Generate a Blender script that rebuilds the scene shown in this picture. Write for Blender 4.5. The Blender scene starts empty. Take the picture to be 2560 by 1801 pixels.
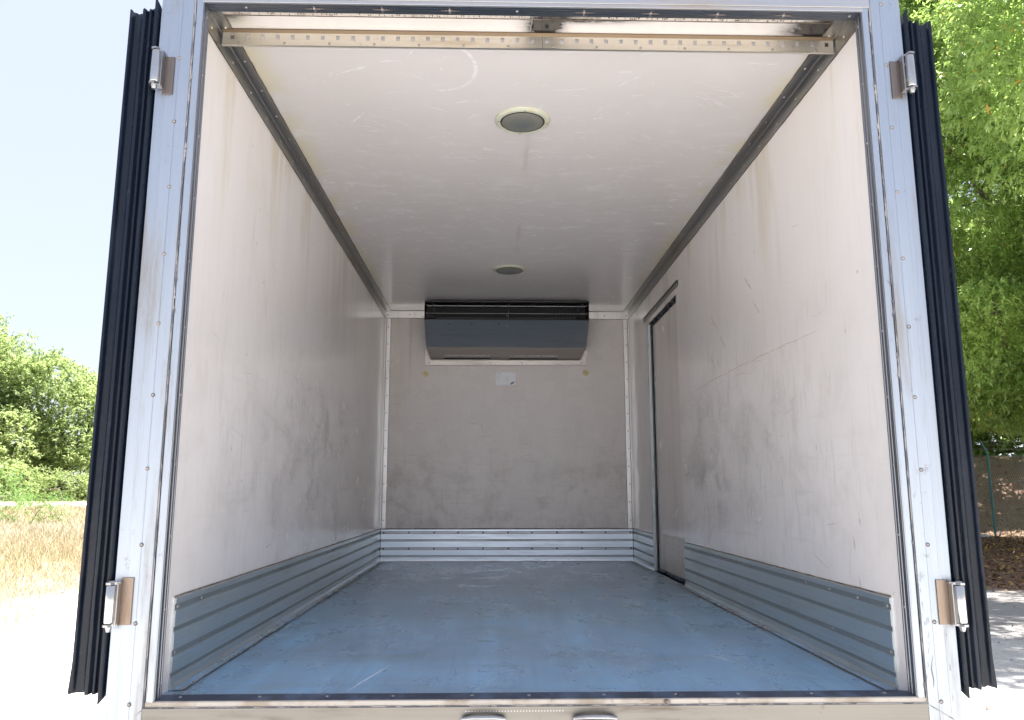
import bpy, math, random
import numpy as np
from mathutils import Vector, Matrix

R = math.radians
random.seed(7)
rng = np.random.default_rng(7)
scene = bpy.context.scene
col = scene.collection

# ------------------------------------------------------------------ camera
cam_d = bpy.data.cameras.new('camera')
cam = bpy.data.objects.new('camera', cam_d)
col.objects.link(cam)
cam_d.sensor_fit = 'HORIZONTAL'
cam_d.sensor_width = 36.0
cam_d.lens = 1950.0 / 2560.0 * 36.0
cam_d.clip_start = 0.05
cam_d.clip_end = 3000.0
PITCH, YAW = 0.1671, -0.0241
fwd = Vector((-math.sin(YAW) * math.cos(PITCH), math.cos(YAW) * math.cos(PITCH), math.sin(PITCH)))
rt = Vector((math.cos(YAW), math.sin(YAW), 0))
up = rt.cross(fwd)
cam.matrix_world = Matrix(((rt.x, up.x, -fwd.x, -0.1254), (rt.y, up.y, -fwd.y, -2.32), (rt.z, up.z, -fwd.z, 0.591), (0, 0, 0, 1)))
scene.camera = cam

# ------------------------------------------------------------------ light
SUN_EL, SUN_AZ = R(66), R(60)          # azimuth measured from +Y towards +X
world = bpy.data.worlds.new('World')
scene.world = world
world.use_nodes = True
wn = world.node_tree
bg = wn.nodes['Background']
sky = wn.nodes.new('ShaderNodeTexSky')
sky.sky_type = 'NISHITA'
sky.sun_disc = False
sky.sun_elevation = SUN_EL
sky.sun_rotation = SUN_AZ
sky.air_density = 1.0
sky.dust_density = 0.8
sky.ozone_density = 1.0
bg.inputs[1].default_value = 0.010   # the rest of the sky light comes from the haze below
hz = wn.nodes.new('ShaderNodeBackground')          # even, pale, hazy summer sky
hz.inputs[0].default_value = (0.76, 0.81, 1.0, 1); hz.inputs[1].default_value = 0.150
ad = wn.nodes.new('ShaderNodeAddShader')
wn.links.new(sky.outputs[0], bg.inputs[0])
wn.links.new(bg.outputs[0], ad.inputs[0]); wn.links.new(hz.outputs[0], ad.inputs[1])
wn.links.new(ad.outputs[0], wn.nodes['World Output'].inputs[0])
sd = bpy.data.lights.new('sun', 'SUN')
sd.energy = 3.3
sd.angle = R(0.5)
sd.color = (1.0, 0.975, 0.935)
sun = bpy.data.objects.new('sun', sd)
sdir = Vector((math.sin(SUN_AZ) * math.cos(SUN_EL), math.cos(SUN_AZ) * math.cos(SUN_EL), math.sin(SUN_EL)))
sun.rotation_euler = sdir.to_track_quat('Z', 'Y').to_euler()
sun.location = (0, 0, 30)
col.objects.link(sun)
vs = scene.view_settings
vs.view_transform = 'Standard'
vs.look = 'None'
vs.gamma = 1.0
vs.exposure = 2.66
scene.cycles.use_denoising = True
scene.cycles.max_bounces = 16
scene.cycles.diffuse_bounces = 12
scene.cycles.glossy_bounces = 6

# ------------------------------------------------------------------ node helper
class S:
    def __init__(s, t, sock): s.t = t; s.k = sock
    def _m(s, op, o=None, o2=None, clamp=False):
        n = s.t.nodes.new('ShaderNodeMath'); n.operation = op; n.use_clamp = clamp
        for i, v in enumerate((s, o, o2)):
            if v is None: continue
            if isinstance(v, S): s.t.links.new(v.k, n.inputs[i])
            else: n.inputs[i].default_value = v
        return S(s.t, n.outputs[0])
    def __add__(s, o): return s._m('ADD', o)
    def __sub__(s, o): return s._m('SUBTRACT', o)
    def __mul__(s, o): return s._m('MULTIPLY', o)
    def __truediv__(s, o): return s._m('DIVIDE', o)
    def pw(s, o): return s._m('POWER', o)
    def abs(s): return s._m('ABSOLUTE')
    def clamp(s): return s._m('ADD', 0.0, clamp=True)
    def inv(s): return (s * -1.0) + 1.0
    def mx(s, o): return s._m('MAXIMUM', o)
    def step(s, a, b):
        n = s.t.nodes.new('ShaderNodeMapRange'); n.interpolation_type = 'SMOOTHSTEP'
        s.t.links.new(s.k, n.inputs['Value'])
        n.inputs['From Min'].default_value = a; n.inputs['From Max'].default_value = b
        return S(s.t, n.outputs[0])
    def gauss(s, c, w):
        d = (s - c) / w
        return (d * d * -1.0)._m('EXPONENT')

class M:
    """a procedural material in object coordinates (metres)"""
    def __init__(s, name, base, rough=0.5, metal=0.0, spec=0.5, alpha=None, coat=0.0):
        s.m = bpy.data.materials.new(name); s.m.use_nodes = True
        s.t = s.m.node_tree; s.p = s.t.nodes['Principled BSDF']
        s.tc = s.t.nodes.new('ShaderNodeTexCoord')
        s.p.inputs['Metallic'].default_value = metal
        s.p.inputs['Specular IOR Level'].default_value = spec
        s.p.inputs['Coat Weight'].default_value = coat
        s.c = s.rgb(base); s.r = rough
        if alpha is not None: s.p.inputs['Alpha'].default_value = alpha
        s.h = None
        sx = s.t.nodes.new('ShaderNodeSeparateXYZ'); s.t.links.new(s.tc.outputs['Object'], sx.inputs[0])
        s.x, s.y, s.z = (S(s.t, sx.outputs[i]) for i in range(3))
    def rgb(s, c):
        n = s.t.nodes.new('ShaderNodeRGB'); n.outputs[0].default_value = (*c, 1); return n.outputs[0]
    def noise(s, scale=(1, 1, 1), detail=4, rough=0.55, dist=0.0, off=0):
        if not hasattr(scale, '__len__'): scale = (scale,) * 3
        mp = s.t.nodes.new('ShaderNodeMapping'); mp.inputs['Scale'].default_value = scale
        mp.inputs['Location'].default_value = (off, off * 1.7, off * .6)
        s.t.links.new(s.tc.outputs['Object'], mp.inputs[0])
        n = s.t.nodes.new('ShaderNodeTexNoise'); n.inputs['Scale'].default_value = 1
        n.inputs['Detail'].default_value = detail; n.inputs['Roughness'].default_value = rough
        n.inputs['Distortion'].default_value = dist
        s.t.links.new(mp.outputs[0], n.inputs['Vector'])
        return S(s.t, n.outputs[0])
    def voro(s, scale, rand=1.0):
        mp = s.t.nodes.new('ShaderNodeMapping'); mp.inputs['Scale'].default_value = scale
        s.t.links.new(s.tc.outputs['Object'], mp.inputs[0])
        n = s.t.nodes.new('ShaderNodeTexVoronoi'); n.inputs['Scale'].default_value = 1
        n.inputs['Randomness'].default_value = rand
        s.t.links.new(mp.outputs[0], n.inputs['Vector'])
        return S(s.t, n.outputs['Distance'])
    def mix(s, fac, c2, blend='MIX'):
        n = s.t.nodes.new('ShaderNodeMix'); n.data_type = 'RGBA'; n.blend_type = blend
        if isinstance(fac, S): s.t.links.new(fac.clamp().k, n.inputs[0])
        else: n.inputs[0].default_value = fac
        s.t.links.new(s.c, n.inputs[6])
        if isinstance(c2, tuple): n.inputs[7].default_value = (*c2, 1)
        else: s.t.links.new(c2, n.inputs[7])
        s.c = n.outputs[2]; return s
    def bump(s, h, strength=0.3, dist=0.002):
        n = s.t.nodes.new('ShaderNodeBump'); n.inputs['Strength'].default_value = strength
        n.inputs['Distance'].default_value = dist
        s.t.links.new(h.k, n.inputs['Height'])
        if s.h is not None: s.t.links.new(s.h, n.inputs['Normal'])
        s.h = n.outputs[0]; return s
    def done(s):
        s.t.links.new(s.c, s.p.inputs['Base Color'])
        if isinstance(s.r, S): s.t.links.new(s.r.clamp().k, s.p.inputs['Roughness'])
        else: s.p.inputs['Roughness'].default_value = s.r
        if s.h is not None: s.t.links.new(s.h, s.p.inputs['Normal'])
        return s.m

# ------------------------------------------------------------------ mesh helper
class MB:
    def __init__(s): s.v = []; s.f = []; s.mi = []; s.sm = []
    def add(s, vs, fs, mi=0, smooth=False):
        b = len(s.v); s.v += [tuple(v) for v in vs]
        for f in fs: s.f.append(tuple(b + i for i in f)); s.mi.append(mi); s.sm.append(smooth)
        return s
    def box(s, x0, x1, y0, y1, z0, z1, mi=0):
        if x0 > x1: x0, x1 = x1, x0
        if y0 > y1: y0, y1 = y1, y0
        if z0 > z1: z0, z1 = z1, z0
        vs = [(x, y, z) for z in (z0, z1) for y in (y0, y1) for x in (x0, x1)]
        return s.add(vs, [(0, 2, 3, 1), (4, 5, 7, 6), (0, 1, 5, 4), (1, 3, 7, 5), (3, 2, 6, 7), (2, 0, 4, 6)], mi)
    def quad(s, *p, mi=0): return s.add(p, [tuple(range(len(p)))], mi)
    def extrude(s, prof, a, b, axis, mi=0, closed=True, smooth=False, caps=True):
        """prof: list of 2D points in the two other axes (in x,y,z order)"""
        def P(p, t):
            if axis == 0: return (t, p[0], p[1])
            if axis == 1: return (p[0], t, p[1])
            return (p[0], p[1], t)
        n = len(prof); vs = [P(p, a) for p in prof] + [P(p, b) for p in prof]
        fs = [(i, (i + 1) % n, n + (i + 1) % n, n + i) for i in range(n if closed else n - 1)]
        s.add(vs, fs, mi, smooth)
        if closed and caps: s.add(vs, [tuple(range(n)), tuple(range(2 * n - 1, n - 1, -1))], mi)
        return s
    def tube(s, pts, r, n=8, mi=0, cap=True):
        pts = [Vector(p) for p in pts]
        rs = r if hasattr(r, '__len__') else [r] * len(pts)
        vs = []; 
        prev = None
        for i, p in enumerate(pts):
            d = (pts[min(i + 1, len(pts) - 1)] - pts[max(i - 1, 0)]).normalized()
            if prev is None:
                a = d.orthogonal().normalized()
            else:
                a = (prev - d * prev.dot(d)).normalized()
            prev = a; b = d.cross(a)
            for k in range(n):
                t = 2 * math.pi * k / n
                vs.append(p + (a * math.cos(t) + b * math.sin(t)) * rs[i])
        fs = [(i * n + k, i * n + (k + 1) % n, (i + 1) * n + (k + 1) % n, (i + 1) * n + k) for i in range(len(pts) - 1) for k in range(n)]
        s.add(vs, fs, mi, True)
        if cap:
            s.add(vs[:n], [tuple(range(n - 1, -1, -1))], mi); s.add(vs[-n:], [tuple(range(n))], mi)
        return s
    def dome(s, c, nrm, r, h, n=10, mi=0):
        c = Vector(c); nrm = Vector(nrm).normalized(); a = nrm.orthogonal().normalized(); b = nrm.cross(a)
        vs = []; 
        for rr, hh in ((r, 0), (r * .95, h * .45), (r * .6, h * .88)):
            for k in range(n):
                t = 2 * math.pi * k / n
                vs.append(c + (a * math.cos(t) + b * math.sin(t)) * rr + nrm * hh)
        vs.append(c + nrm * h)
        fs = [(i * n + k, i * n + (k + 1) % n, (i + 1) * n + (k + 1) % n, (i + 1) * n + k) for i in range(2) for k in range(n)]
        fs += [(2 * n + k, 2 * n + (k + 1) % n, 3 * n) for k in range(n)]
        return s.add(vs, fs, mi, True)
    def ribbon(s, pts, w, nrm, mi=0, taper=True):
        """thin mark lying on a surface"""
        s.nr = getattr(s, 'nr', 0) + 1
        nrm = Vector(nrm); lift = nrm * (s.nr * 3e-6)      # no two marks on one plane
        pts = [Vector(p) + lift for p in pts]; vs = []; n = len(pts)
        for i, p in enumerate(pts):
            d = (pts[min(i + 1, n - 1)] - pts[max(i - 1, 0)]).normalized(); sd_ = d.cross(nrm).normalized()
            ww = w * (0.12 + 0.88 * math.sin(math.pi * (i + .15) / (n - .7)) ** .6 if taper else 1) / 2
            vs += [p + sd_ * ww, p - sd_ * ww]
        return s.add(vs, [(2 * i, 2 * i + 1, 2 * i + 3, 2 * i + 2) for i in range(n - 1)], mi)
    def build(s, name, mats, parent=None, bevel=0.0, label=None):
        me = bpy.data.meshes.new(name)
        me.from_pydata(s.v, [], s.f)
        if not isinstance(mats, (list, tuple)): mats = [mats]
        for m in mats: me.materials.append(m)
        me.polygons.foreach_set('material_index', s.mi)
        me.polygons.foreach_set('use_smooth', s.sm)
        me.update()
        o = bpy.data.objects.new(name, me); col.objects.link(o)
        if parent is not None: o.parent = parent
        if bevel:
            b = o.modifiers.new('bevel', 'BEVEL'); b.width = bevel; b.segments = 2; b.limit_method = 'ANGLE'; b.angle_limit = R(40)
        if label: o['label'] = label
        return o

def empty(name, loc=(0, 0, 0), parent=None):
    o = bpy.data.objects.new(name, None); col.objects.link(o); o.location = loc
    o.empty_display_size = 0.2
    if parent is not None: o.parent = parent
    return o
def tag(o, label=None, cat=None, group=None, kind=None):
    if label: o['label'] = label
    if cat: o['category'] = cat
    if group: o['group'] = group
    if kind: o['kind'] = kind
    return o

def npmesh(name, V, F, mats, parent=None, tint=None, midx=None, smooth=False):
    """big quad meshes from numpy arrays"""
    me = bpy.data.meshes.new(name)
    nf, k = F.shape
    me.vertices.add(len(V)); me.vertices.foreach_set('co', V.astype(np.float32).ravel())
    me.loops.add(nf * k); me.loops.foreach_set('vertex_index', F.astype(np.int32).ravel())
    me.polygons.add(nf)
    me.polygons.foreach_set('loop_start', np.arange(0, nf * k, k, dtype=np.int32))
    me.polygons.foreach_set('loop_total', np.full(nf, k, dtype=np.int32))
    if not isinstance(mats, (list, tuple)): mats = [mats]
    for m in mats: me.materials.append(m)
    if midx is not None: me.polygons.foreach_set('material_index', midx.astype(np.int32))
    if smooth: me.polygons.foreach_set('use_smooth', np.ones(nf, dtype=bool))
    me.update(calc_edges=True)
    if tint is not None:
        a = me.attributes.new('tint', 'FLOAT', 'FACE'); a.data.foreach_set('value', tint.astype(np.float32))
    o = bpy.data.objects.new(name, me); col.objects.link(o)
    if parent is not None: o.parent = parent
    return o

# ------------------------------------------------------------------ materials
def streaky(m, amt, sc, c, off=0, lo=.45, hi=.75):
    return m.mix(m.noise(sc, 5, .6, 0, off).step(lo, hi) * amt, c)

def wall_mat(mark=None, f=0, nm='wall_laminate'):
    m = M(nm, (0.83, 0.785, 0.755), 0.2, 0, 0.5)
    streaky(m, .25, (9, 9, .9), (0.78, 0.73, 0.68), 3)
    streaky(m, .30, (1.2, 1.2, 1.4), (0.74, 0.69, 0.63), 9, .4, .7)
    streaky(m, .22, (70, 70, 2.5), (0.66, 0.62, 0.59), 5, .5, .75)
    # worn, rubbed zone in the lower middle of the walls
    zone = m.z.gauss(.72, .52) * m.y.gauss(2.3, 1.8)
    a = m.noise((3.2, 3.2, 3.6), 9, .68, .3, 2).step(.42, .66)
    m.mix(a * zone * .55, (0.38, 0.35, 0.32))
    b = m.noise((26, 26, 5), 6, .7, .2, 8).step(.5, .72)
    m.mix(b * zone * .55, (0.34, 0.305, 0.275))
    h = m.noise((2.2, 2.2, 30), 6, .7, .4, 4).step(.56, .74)
    m.mix(h * zone * .35, (0.33, 0.30, 0.27))
    w = m.noise((16, 16, 12), 8, .75, .5, 14).step(.6, .75)
    m.mix(w * m.z.gauss(.6, .4) * .35, (0.74, 0.73, 0.74))
    # yellow run marks below the top trim
    yl = m.noise((5, 5, .7), 4, .6, 0, 21).step(.48, .66)
    m.mix(yl * m.z.step(1.25, 2.2) * .5, (0.60, 0.50, 0.33))
    sp = m.voro((13, 13, 9)).step(.09, .03) * m.noise(3, 2, .5, 0, 30).step(.5, .6)
    m.mix(sp * .5, (0.30, 0.24, 0.18))
    if mark: m.mix(m.noise(45, 3, .6).step(.3, .6) * f, mark)
    m.r = m.noise((3, 3, 3), 6, .65, 0, 6) * .22 + .07 + a * zone * .22
    m.bump(m.noise((2.5, 2.5, 1.2), 3, .5, 0, 11), .25, .01)
    return m.done()

def ceil_mat(mark=None, f=0, nm='ceiling_laminate'):
    m = M(nm, (0.70, 0.66, 0.64), 0.2, 0, 0.5)
    streaky(m, .35, (2.5, 2.0, 1), (0.65, 0.61, 0.575), 4, .4, .7)
    zone = m.y.gauss(2.1, 1.15)
    a = m.noise((5.5, 11, 1), 8, .7, .6, 3).step(.5, .72)
    m.mix(a * zone * .6, (0.88, 0.865, 0.87))
    b = m.noise((13, 26, 1), 8, .75, 1.2, 7).step(.56, .74)
    m.mix(b * zone * .7, (0.92, 0.91, 0.92))
    # yellow bloom beside the side trims
    e = m.x.abs().step(.93, 1.06) * m.noise((4, 3.2, 1), 4, .6, 0, 12).step(.42, .58)
    m.mix(e * .6, (0.66, 0.60, 0.34))
    # brown centre seam, broken
    sm = m.x.gauss(.03, .012) * m.noise((1, 1.6, 1), 2, .5, 0, 9).step(.48, .6) 
    m.mix(sm * .35, (0.40, 0.34, 0.29))
    # soot beside the door track
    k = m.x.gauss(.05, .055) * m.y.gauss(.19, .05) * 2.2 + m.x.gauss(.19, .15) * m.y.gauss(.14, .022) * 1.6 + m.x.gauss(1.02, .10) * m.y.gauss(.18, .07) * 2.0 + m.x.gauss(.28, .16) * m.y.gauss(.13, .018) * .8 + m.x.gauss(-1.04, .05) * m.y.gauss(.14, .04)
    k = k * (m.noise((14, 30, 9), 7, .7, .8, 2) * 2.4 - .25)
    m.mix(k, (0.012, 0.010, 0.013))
    if mark: m.mix(m.noise(38, 3, .6).step(.3, .65) * f, mark)
    m.r = m.noise((4, 6, 1), 6, .65, 0, 6) * .25 + .07 + b * .2
    m.bump(m.noise((1.6, 1.2, 1), 2, .5, 0, 2), .2, .01)
    return m.done()

def alu_mat(name, base, rough, axis=2, dirt_shade=(.33, .28, .22), amt=.35, off=0, bp=.12):
    m = M(name, base, rough, 1.0)
    sc = [160, 160, 160]; sc[axis] = 1.2
    sc2 = [14, 14, 14]; sc2[axis] = 1.6
    m.mix(m.noise(sc, 4, .6, 0, off) .step(.35, .75) * .25, tuple(c * .72 for c in base))
    d = m.noise(sc2, 7, .65, .2, off + 3).step(.5, .74)
    m.mix(d * amt, dirt_shade)
    g = m.noise(22, 6, .7, 0, off + 8).step(.62, .72)
    m.mix(g * amt * .6, tuple(c * .5 for c in dirt_shade))
    m.r = m.noise(sc2, 5, .6, 0, off) * .25 + (rough - .1) + d * .15
    m.bump(m.noise(sc, 3, .6, 0, off), bp, .0006)
    return m.done()

MAT = {}
MAT['wall'] = wall_mat()
MAT['ceiling'] = ceil_mat()
MAT['frame'] = alu_mat('frame_aluminium', (0.43, 0.47, 0.52), .42, 2, (.27, .22, .16), .55)
MAT['frame_h'] = alu_mat('frame_aluminium_level', (0.52, 0.51, 0.50), .42, 0, (.36, .28, .20), .5, 5, .04)
MAT['frame_sill'] = alu_mat('frame_sill_aluminium', (0.25, 0.235, 0.21), .45, 0, (.15, .115, .08), .7, 7, .04)
MAT['jamb'] = alu_mat('jamb_strip_metal', (0.26, 0.27, 0.29), .42, 2, (.16, .13, .11), .6, 9)
MAT['jamb_h'] = alu_mat('header_strip_metal', (0.16, 0.18, 0.21), .42, 0, (.30, .24, .19), .35, 9)
MAT['cove'] = alu_mat('cove_metal', (0.46, 0.46, 0.45), .33, 1, (.40, .27, .17), .6, 13)
MAT['trim'] = alu_mat('corner_trim_metal', (0.70, 0.69, 0.68), .30, 2, (.40, .34, .28), .5, 17)
MAT['kick'] = alu_mat('kick_plate_metal', (0.76, 0.83, 0.85), .38, 1, (.55, .55, .50), .5, 21)
MAT['kick_back'] = alu_mat('kick_plate_metal_level', (0.84, 0.90, 0.97), .36, 0, (.52, .50, .48), .28, 25)
MAT['groove'] = alu_mat('groove_metal', (0.42, 0.46, 0.46), .5, 1, (.15, .13, .11), .5, 2)
MAT['groove_back'] = alu_mat('groove_metal_level', (0.55, 0.57, 0.60), .4, 0, (.3, .27, .22), .4, 2)
MAT['steel'] = alu_mat('hinge_steel', (0.40, 0.40, 0.40), .3, 2, (.24, .19, .15), .45, 31)
MAT['steel_plate'] = alu_mat('hinge_plate_steel', (0.26, 0.205, 0.165), .28, 2, (.20, .105, .05), .7, 35)
MAT['track'] = alu_mat('track_metal', (0.76, 0.71, 0.62), .45, 0, (.42, .31, .19), .55, 41)
MAT['track_rust'] = alu_mat('track_flange_metal', (0.20, 0.15, 0.10), .5, 0, (.26, .18, .11), .6, 44)
MAT['unit'] = alu_mat('cooler_sheet_metal', (0.55, 0.58, 0.60), .34, 0, (.30, .30, .30), .45, 51)
MAT['unit_low'] = alu_mat('cooler_base_metal', (0.46, 0.43, 0.41), .3, 0, (.30, .27, .24), .4, 55)
MAT['rivet'] = M('rivet_metal', (0.34, 0.32, 0.31), .5, .6).done()
MAT['rivet_dark'] = M('rivet_dull', (0.22, 0.19, 0.17), .5, .6).done()
MAT['black'] = M('black_void_paint', (0.006, 0.007, 0.010), .45).done()
MAT['wire'] = M('thin_wire', (0.16, 0.16, 0.17), .3, 1.0).done()
m = M('sealant', (0.12, 0.12, 0.13), .8); streaky(m, .7, (30, 30, 12), (.45, .42, .38), 1, .45, .6); MAT['sealant'] = m.done()
m = M('grime_line', (0.10, 0.075, 0.055), .8); streaky(m, .7, (20, 14, 20), (.30, .25, .2), 1, .4, .6); MAT['grime'] = m.done()
m = M('door_rubber', (0.005, 0.009, 0.018), .3, 0, .34)
streaky(m, .5, (24, 24, 3), (.018, .026, .042), 2, .5, .75)
m.mix(m.noise((30, 30, 14), 5, .7, 0, 8).step(.63, .75) * .3, (.08, .09, .105))
m.r = m.noise((20, 20, 4), 4, .6) * .3 + .12
m.bump(m.noise((14, 14, 6), 4, .6, 0, 3), .35, .006); MAT['rubber'] = m.done()
m = M('door_skin', (0.50, 0.50, 0.50), .4); streaky(m, .4, (3, 3, 1), (.36, .33, .3), 2); MAT['skin'] = m.done()
m = M('chassis_paint', (0.03, 0.03, 0.032), .55); streaky(m, .5, (6, 6, 6), (.12, .1, .08), 2); MAT['chassis'] = m.done()
m = M('tyre_rubber', (0.02, 0.02, 0.02), .8); streaky(m, .6, (9, 9, 9), (.10, .08, .06), 2); MAT['tyre'] = m.done()

def floor_mat():
    m = M('floor_paint', (0.245, 0.44, 0.655), .4, 0, .5)
    streaky(m, .75, (7, .8, 1), (0.28, 0.56, 0.84), 3, .47, .68)
    streaky(m, .45, (.9, 5, 1), (0.20, 0.27, 0.33), 6, .45, .7)
    m.mix(m.noise((3, 44, 1), 5, .5, .2, 9).step(.42, .8) * .4, (0.38, 0.50, 0.62))
    m.mix(m.noise((60, 2.2, 1), 5, .55, .3, 12).step(.5, .85) * .45, (0.15, 0.19, 0.23))
    m.mix(m.noise((2.6, 2.2, 1), 9, .6, .6, 15).step(.45, .75) * .35, (0.17, 0.21, 0.24))
    m.mix(m.noise((34, 34, 1), 4, .6, .2, 18).step(.55, .9) * .3, (0.36, 0.45, 0.54))
    m.mix(m.y.step(.8, 3.8) * .65, (0.30, 0.365, 0.42))  # greyer towards the back: fading blue skylight worked into the floor colour
    m.mix((m.x - .0).abs().step(1.0, 1.07) * .5 * m.noise((9, 3, 1), 5, .6).step(.35, .6), (.27, .23, .18))
    m.r = m.noise((5, 3, 1), 7, .7, .2, 4) * .4 + .10
    m.bump(m.noise((40, 3, 1), 5, .6), .15, .0015)
    m.bump(m.noise((2, 1.5, 1), 3, .5, 0, 3), .3, .006)
    return m.done()
MAT['floor'] = floor_mat()
def chalk(name, c, lo=.40, hi=.56, sc=70):
    m = M(name, c, .55)
    k = m.noise(sc, 4, .7).step(lo, hi)
    m.t.links.new(k.k, m.p.inputs['Alpha'])
    return m.done()
MAT['scratch_white'] = chalk('scratch_white', (0.80, 0.86, 0.92), .3, .5)
MAT['scratch_soft'] = ceil_mat((.95, .94, .95), .55, 'ceiling_scuff')
MAT['scratch_floor'] = chalk('scratch_floor', (0.33, 0.52, 0.74), .2, .45, 25)
MAT['scratch_brown'] = wall_mat((.36, .26, .17), .6, 'wall_scratch')
MAT['scratch_dark'] = wall_mat((.26, .23, .21), .5, 'wall_rub')
MAT['scratch_floor_dark'] = chalk('scratch_floor_dark', (0.19, 0.31, 0.44), .2, .45, 25)

# ------------------------------------------------------------------ the truck body
W2, H, L = 1.1, 2.2044, 4.585
OX0, OX1 = -1.199, 1.2125       # outer edges of the rear frame
RX0, RX1 = -1.0955, 1.114       # sealed joint
JX0, JX1 = -1.067, 1.0865       # clear opening
ZT, ZS = 2.158, 0.014           # clear opening top, sill top
truck = empty('box_truck', (0, 0, -0.95))
tag(truck, 'white refrigerated box truck seen from behind with both rear doors swung open', 'truck')
def part(mb, name, mats, parent=None, bevel=0.0, label=None):
    o = mb.build(name, mats, parent or truck, bevel, label)
    if parent is None: o.location = (0, 0, 0.95)
    return o
def hub(name, label=None):
    o = empty(name, (0, 0, 0.95), truck)
    if label: o['label'] = label
    return o

def wiggle(p0, p1, n, amp):
    p0, p1 = Vector(p0), Vector(p1); d = (p1 - p0)
    out = []
    for i in range(n):
        t = i / (n - 1)
        j = Vector((random.uniform(-1, 1), random.uniform(-1, 1), random.uniform(-1, 1))) * amp
        out.append(p0 + d * t + j)
    return out
def wall_pts(x, pts): return [(x, a, b) for a, b in pts]

# left wall
E = .0006
mb = MB()
mb.quad((-W2, .05, 0), (-W2, L, 0), (-W2, L, H), (-W2, .05, H))
mb.quad((OX0 + .012, .12, -.05), (OX0 + .012, L + .08, -.05), (OX0 + .012, L + .08, 2.29), (OX0 + .012, .12, 2.29), mi=3)
mb.quad((-W2, .05, 0), (-W2, .05, H), (OX0 + .012, .05, H), (OX0 + .012, .05, 0))
def rub(xw, y, z, ln, ang, w, mi, sgn, bend=0.0, k=6):
    pts = []
    for i in range(k):
        t = i / (k - 1) - .5
        pts.append((xw, y + ln * t * math.cos(ang) - bend * (t * t) * math.sin(ang), z + ln * t * math.sin(ang) + bend * t * t * math.cos(ang)))
    mb.ribbon(pts, w, (sgn, 0, 0), mi)
XL = -W2 + E
random.seed(11)
for i in range(70):
    y, z = random.uniform(.35, 4.3), abs(random.gauss(.85, .42)) + .3
    if z > 2: continue
    rub(XL, y, z, random.uniform(.03, .2), random.choice((random.uniform(-.5, .1), random.uniform(1.3, 1.8))), random.uniform(.001, .0028), random.choice((1, 1, 2)), 1, random.uniform(-.03, .03))
for y0, z0, y1, z1 in ((1.3, 1.14, 2.5, .83), (.95, .95, 1.5, .83), (.9, 1.55, 1.0, 1.2), (2.2, 1.35, 3.1, 1.1)):
    pts = [(XL, y0 + (y1 - y0) * t / 9, z0 + (z1 - z0) * t / 9 + random.uniform(-.006, .006)) for t in range(10)]
    mb.ribbon(pts, .003, (1, 0, 0), 1)
rub(XL, 1.45, 1.02, .06, 1.2, .010, 2, 1); rub(XL, 1.18, .36, .10, .1, .006, 2, 1); rub(XL, 1.55, 1.72, .05, 1.3, .004, 2, 1)
part(mb, 'side_wall', [MAT['wall'], MAT['scratch_brown'], MAT['scratch_dark'], MAT['skin']], label='left inner wall with rub marks')

# right wall, opening for the side door
DY0, DY1, DZ = 2.755, 3.71, 1.90
mb = MB()
mb.quad((W2, L, 0), (W2, DY1, 0), (W2, DY1, H), (W2, L, H))
mb.quad((W2, DY0, 0), (W2, .05, 0), (W2, .05, H), (W2, DY0, H))
mb.quad((W2, DY1, DZ), (W2, DY0, DZ), (W2, DY0, H), (W2, DY1, H))
mb.quad((OX1 - .012, L + .08, -.05), (OX1 - .012, .12, -.05), (OX1 - .012, .12, 2.29), (OX1 - .012, L + .08, 2.29), mi=3)
mb.quad((W2, .05, H), (W2, .05, 0), (OX1 - .012, .05, 0), (OX1 - .012, .05, H))
XR = W2 - E
for i in range(110):
    y, z = random.uniform(.4, 2.7), abs(random.gauss(.8, .45)) + .3
    if z > 2: continue
    rub(XR, y, z, random.uniform(.02, .16), random.choice((random.uniform(-.3, .4), random.uniform(1.3, 1.8))), random.uniform(.001, .003), random.choice((1, 2, 2)), -1, random.uniform(-.03, .03))
pts = []
for t in range(26):
    u = t / 25
    pts.append((XR, 2.647 + (.512 - 2.647) * u, 1.193 + .012 * math.sin(3 * u) + (-.002) * u + random.uniform(-.004, .004)))
mb.ribbon(pts, .0045, (-1, 0, 0), 1)
mb.ribbon([(XR, 1.6, 1.17), (XR, 1.45, 1.165), (XR, 1.3, 1.14)], .003, (-1, 0, 0), 1)
for y, z in ((1.9, 1.52), (1.75, 1.38), (1.95, 1.30), (1.3, 1.58), (1.2, 1.44)):
    rub(XR, y, z, .12, .75, .010, 1, -1, .01)
for y, z in ((2.05, 1.33), (1.85, 1.28), (.62, .75), (.36, .42), (.34, .30), (.31, .5), (1.3, .71)):
    rub(XR, y, z, .05, 1.4, .008, 2, -1)
part(mb, 'side_wall', [MAT['wall'], MAT['scratch_brown'], MAT['scratch_dark'], MAT['skin']], label='right inner wall with side door opening and long scratch')

# back wall
mb = MB()
mb.quad((-W2, L, 0), (W2, L, 0), (W2, L, H), (-W2, L, H))
mb.box(OX0 + .012, OX1 - .012, L + .08, L + .10, -.05, 2.29, 3)
YB = L - E
mb.ribbon([(-.090 + random.uniform(-.004, .004), YB, .275 + .27 * t / 9) for t in range(10)], .005, (0, -1, 0), 1)
for i in range(60):
    x, z = random.uniform(-1, 1), abs(random.gauss(.6, .35)) + .3
    if z > 1.6: continue
    a = random.uniform(-.3, .3); l_ = random.uniform(.02, .14)
    mb.ribbon([(x + l_ * t * math.cos(a), YB, z + l_ * t * math.sin(a)) for t in (-.5, 0, .5)], random.uniform(.002, .005), (0, -1, 0), random.choice((1, 2)))
mb.ribbon([(-.35, YB, 1.19), (-.30, YB, 1.185), (-.24, YB, 1.18)], .012, (0, -1, 0), 2)
mb.ribbon([(-.235, YB, 1.175), (-.225, YB, 1.145), (-.215, YB, 1.12)], .016, (0, -1, 0), 2)
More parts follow.
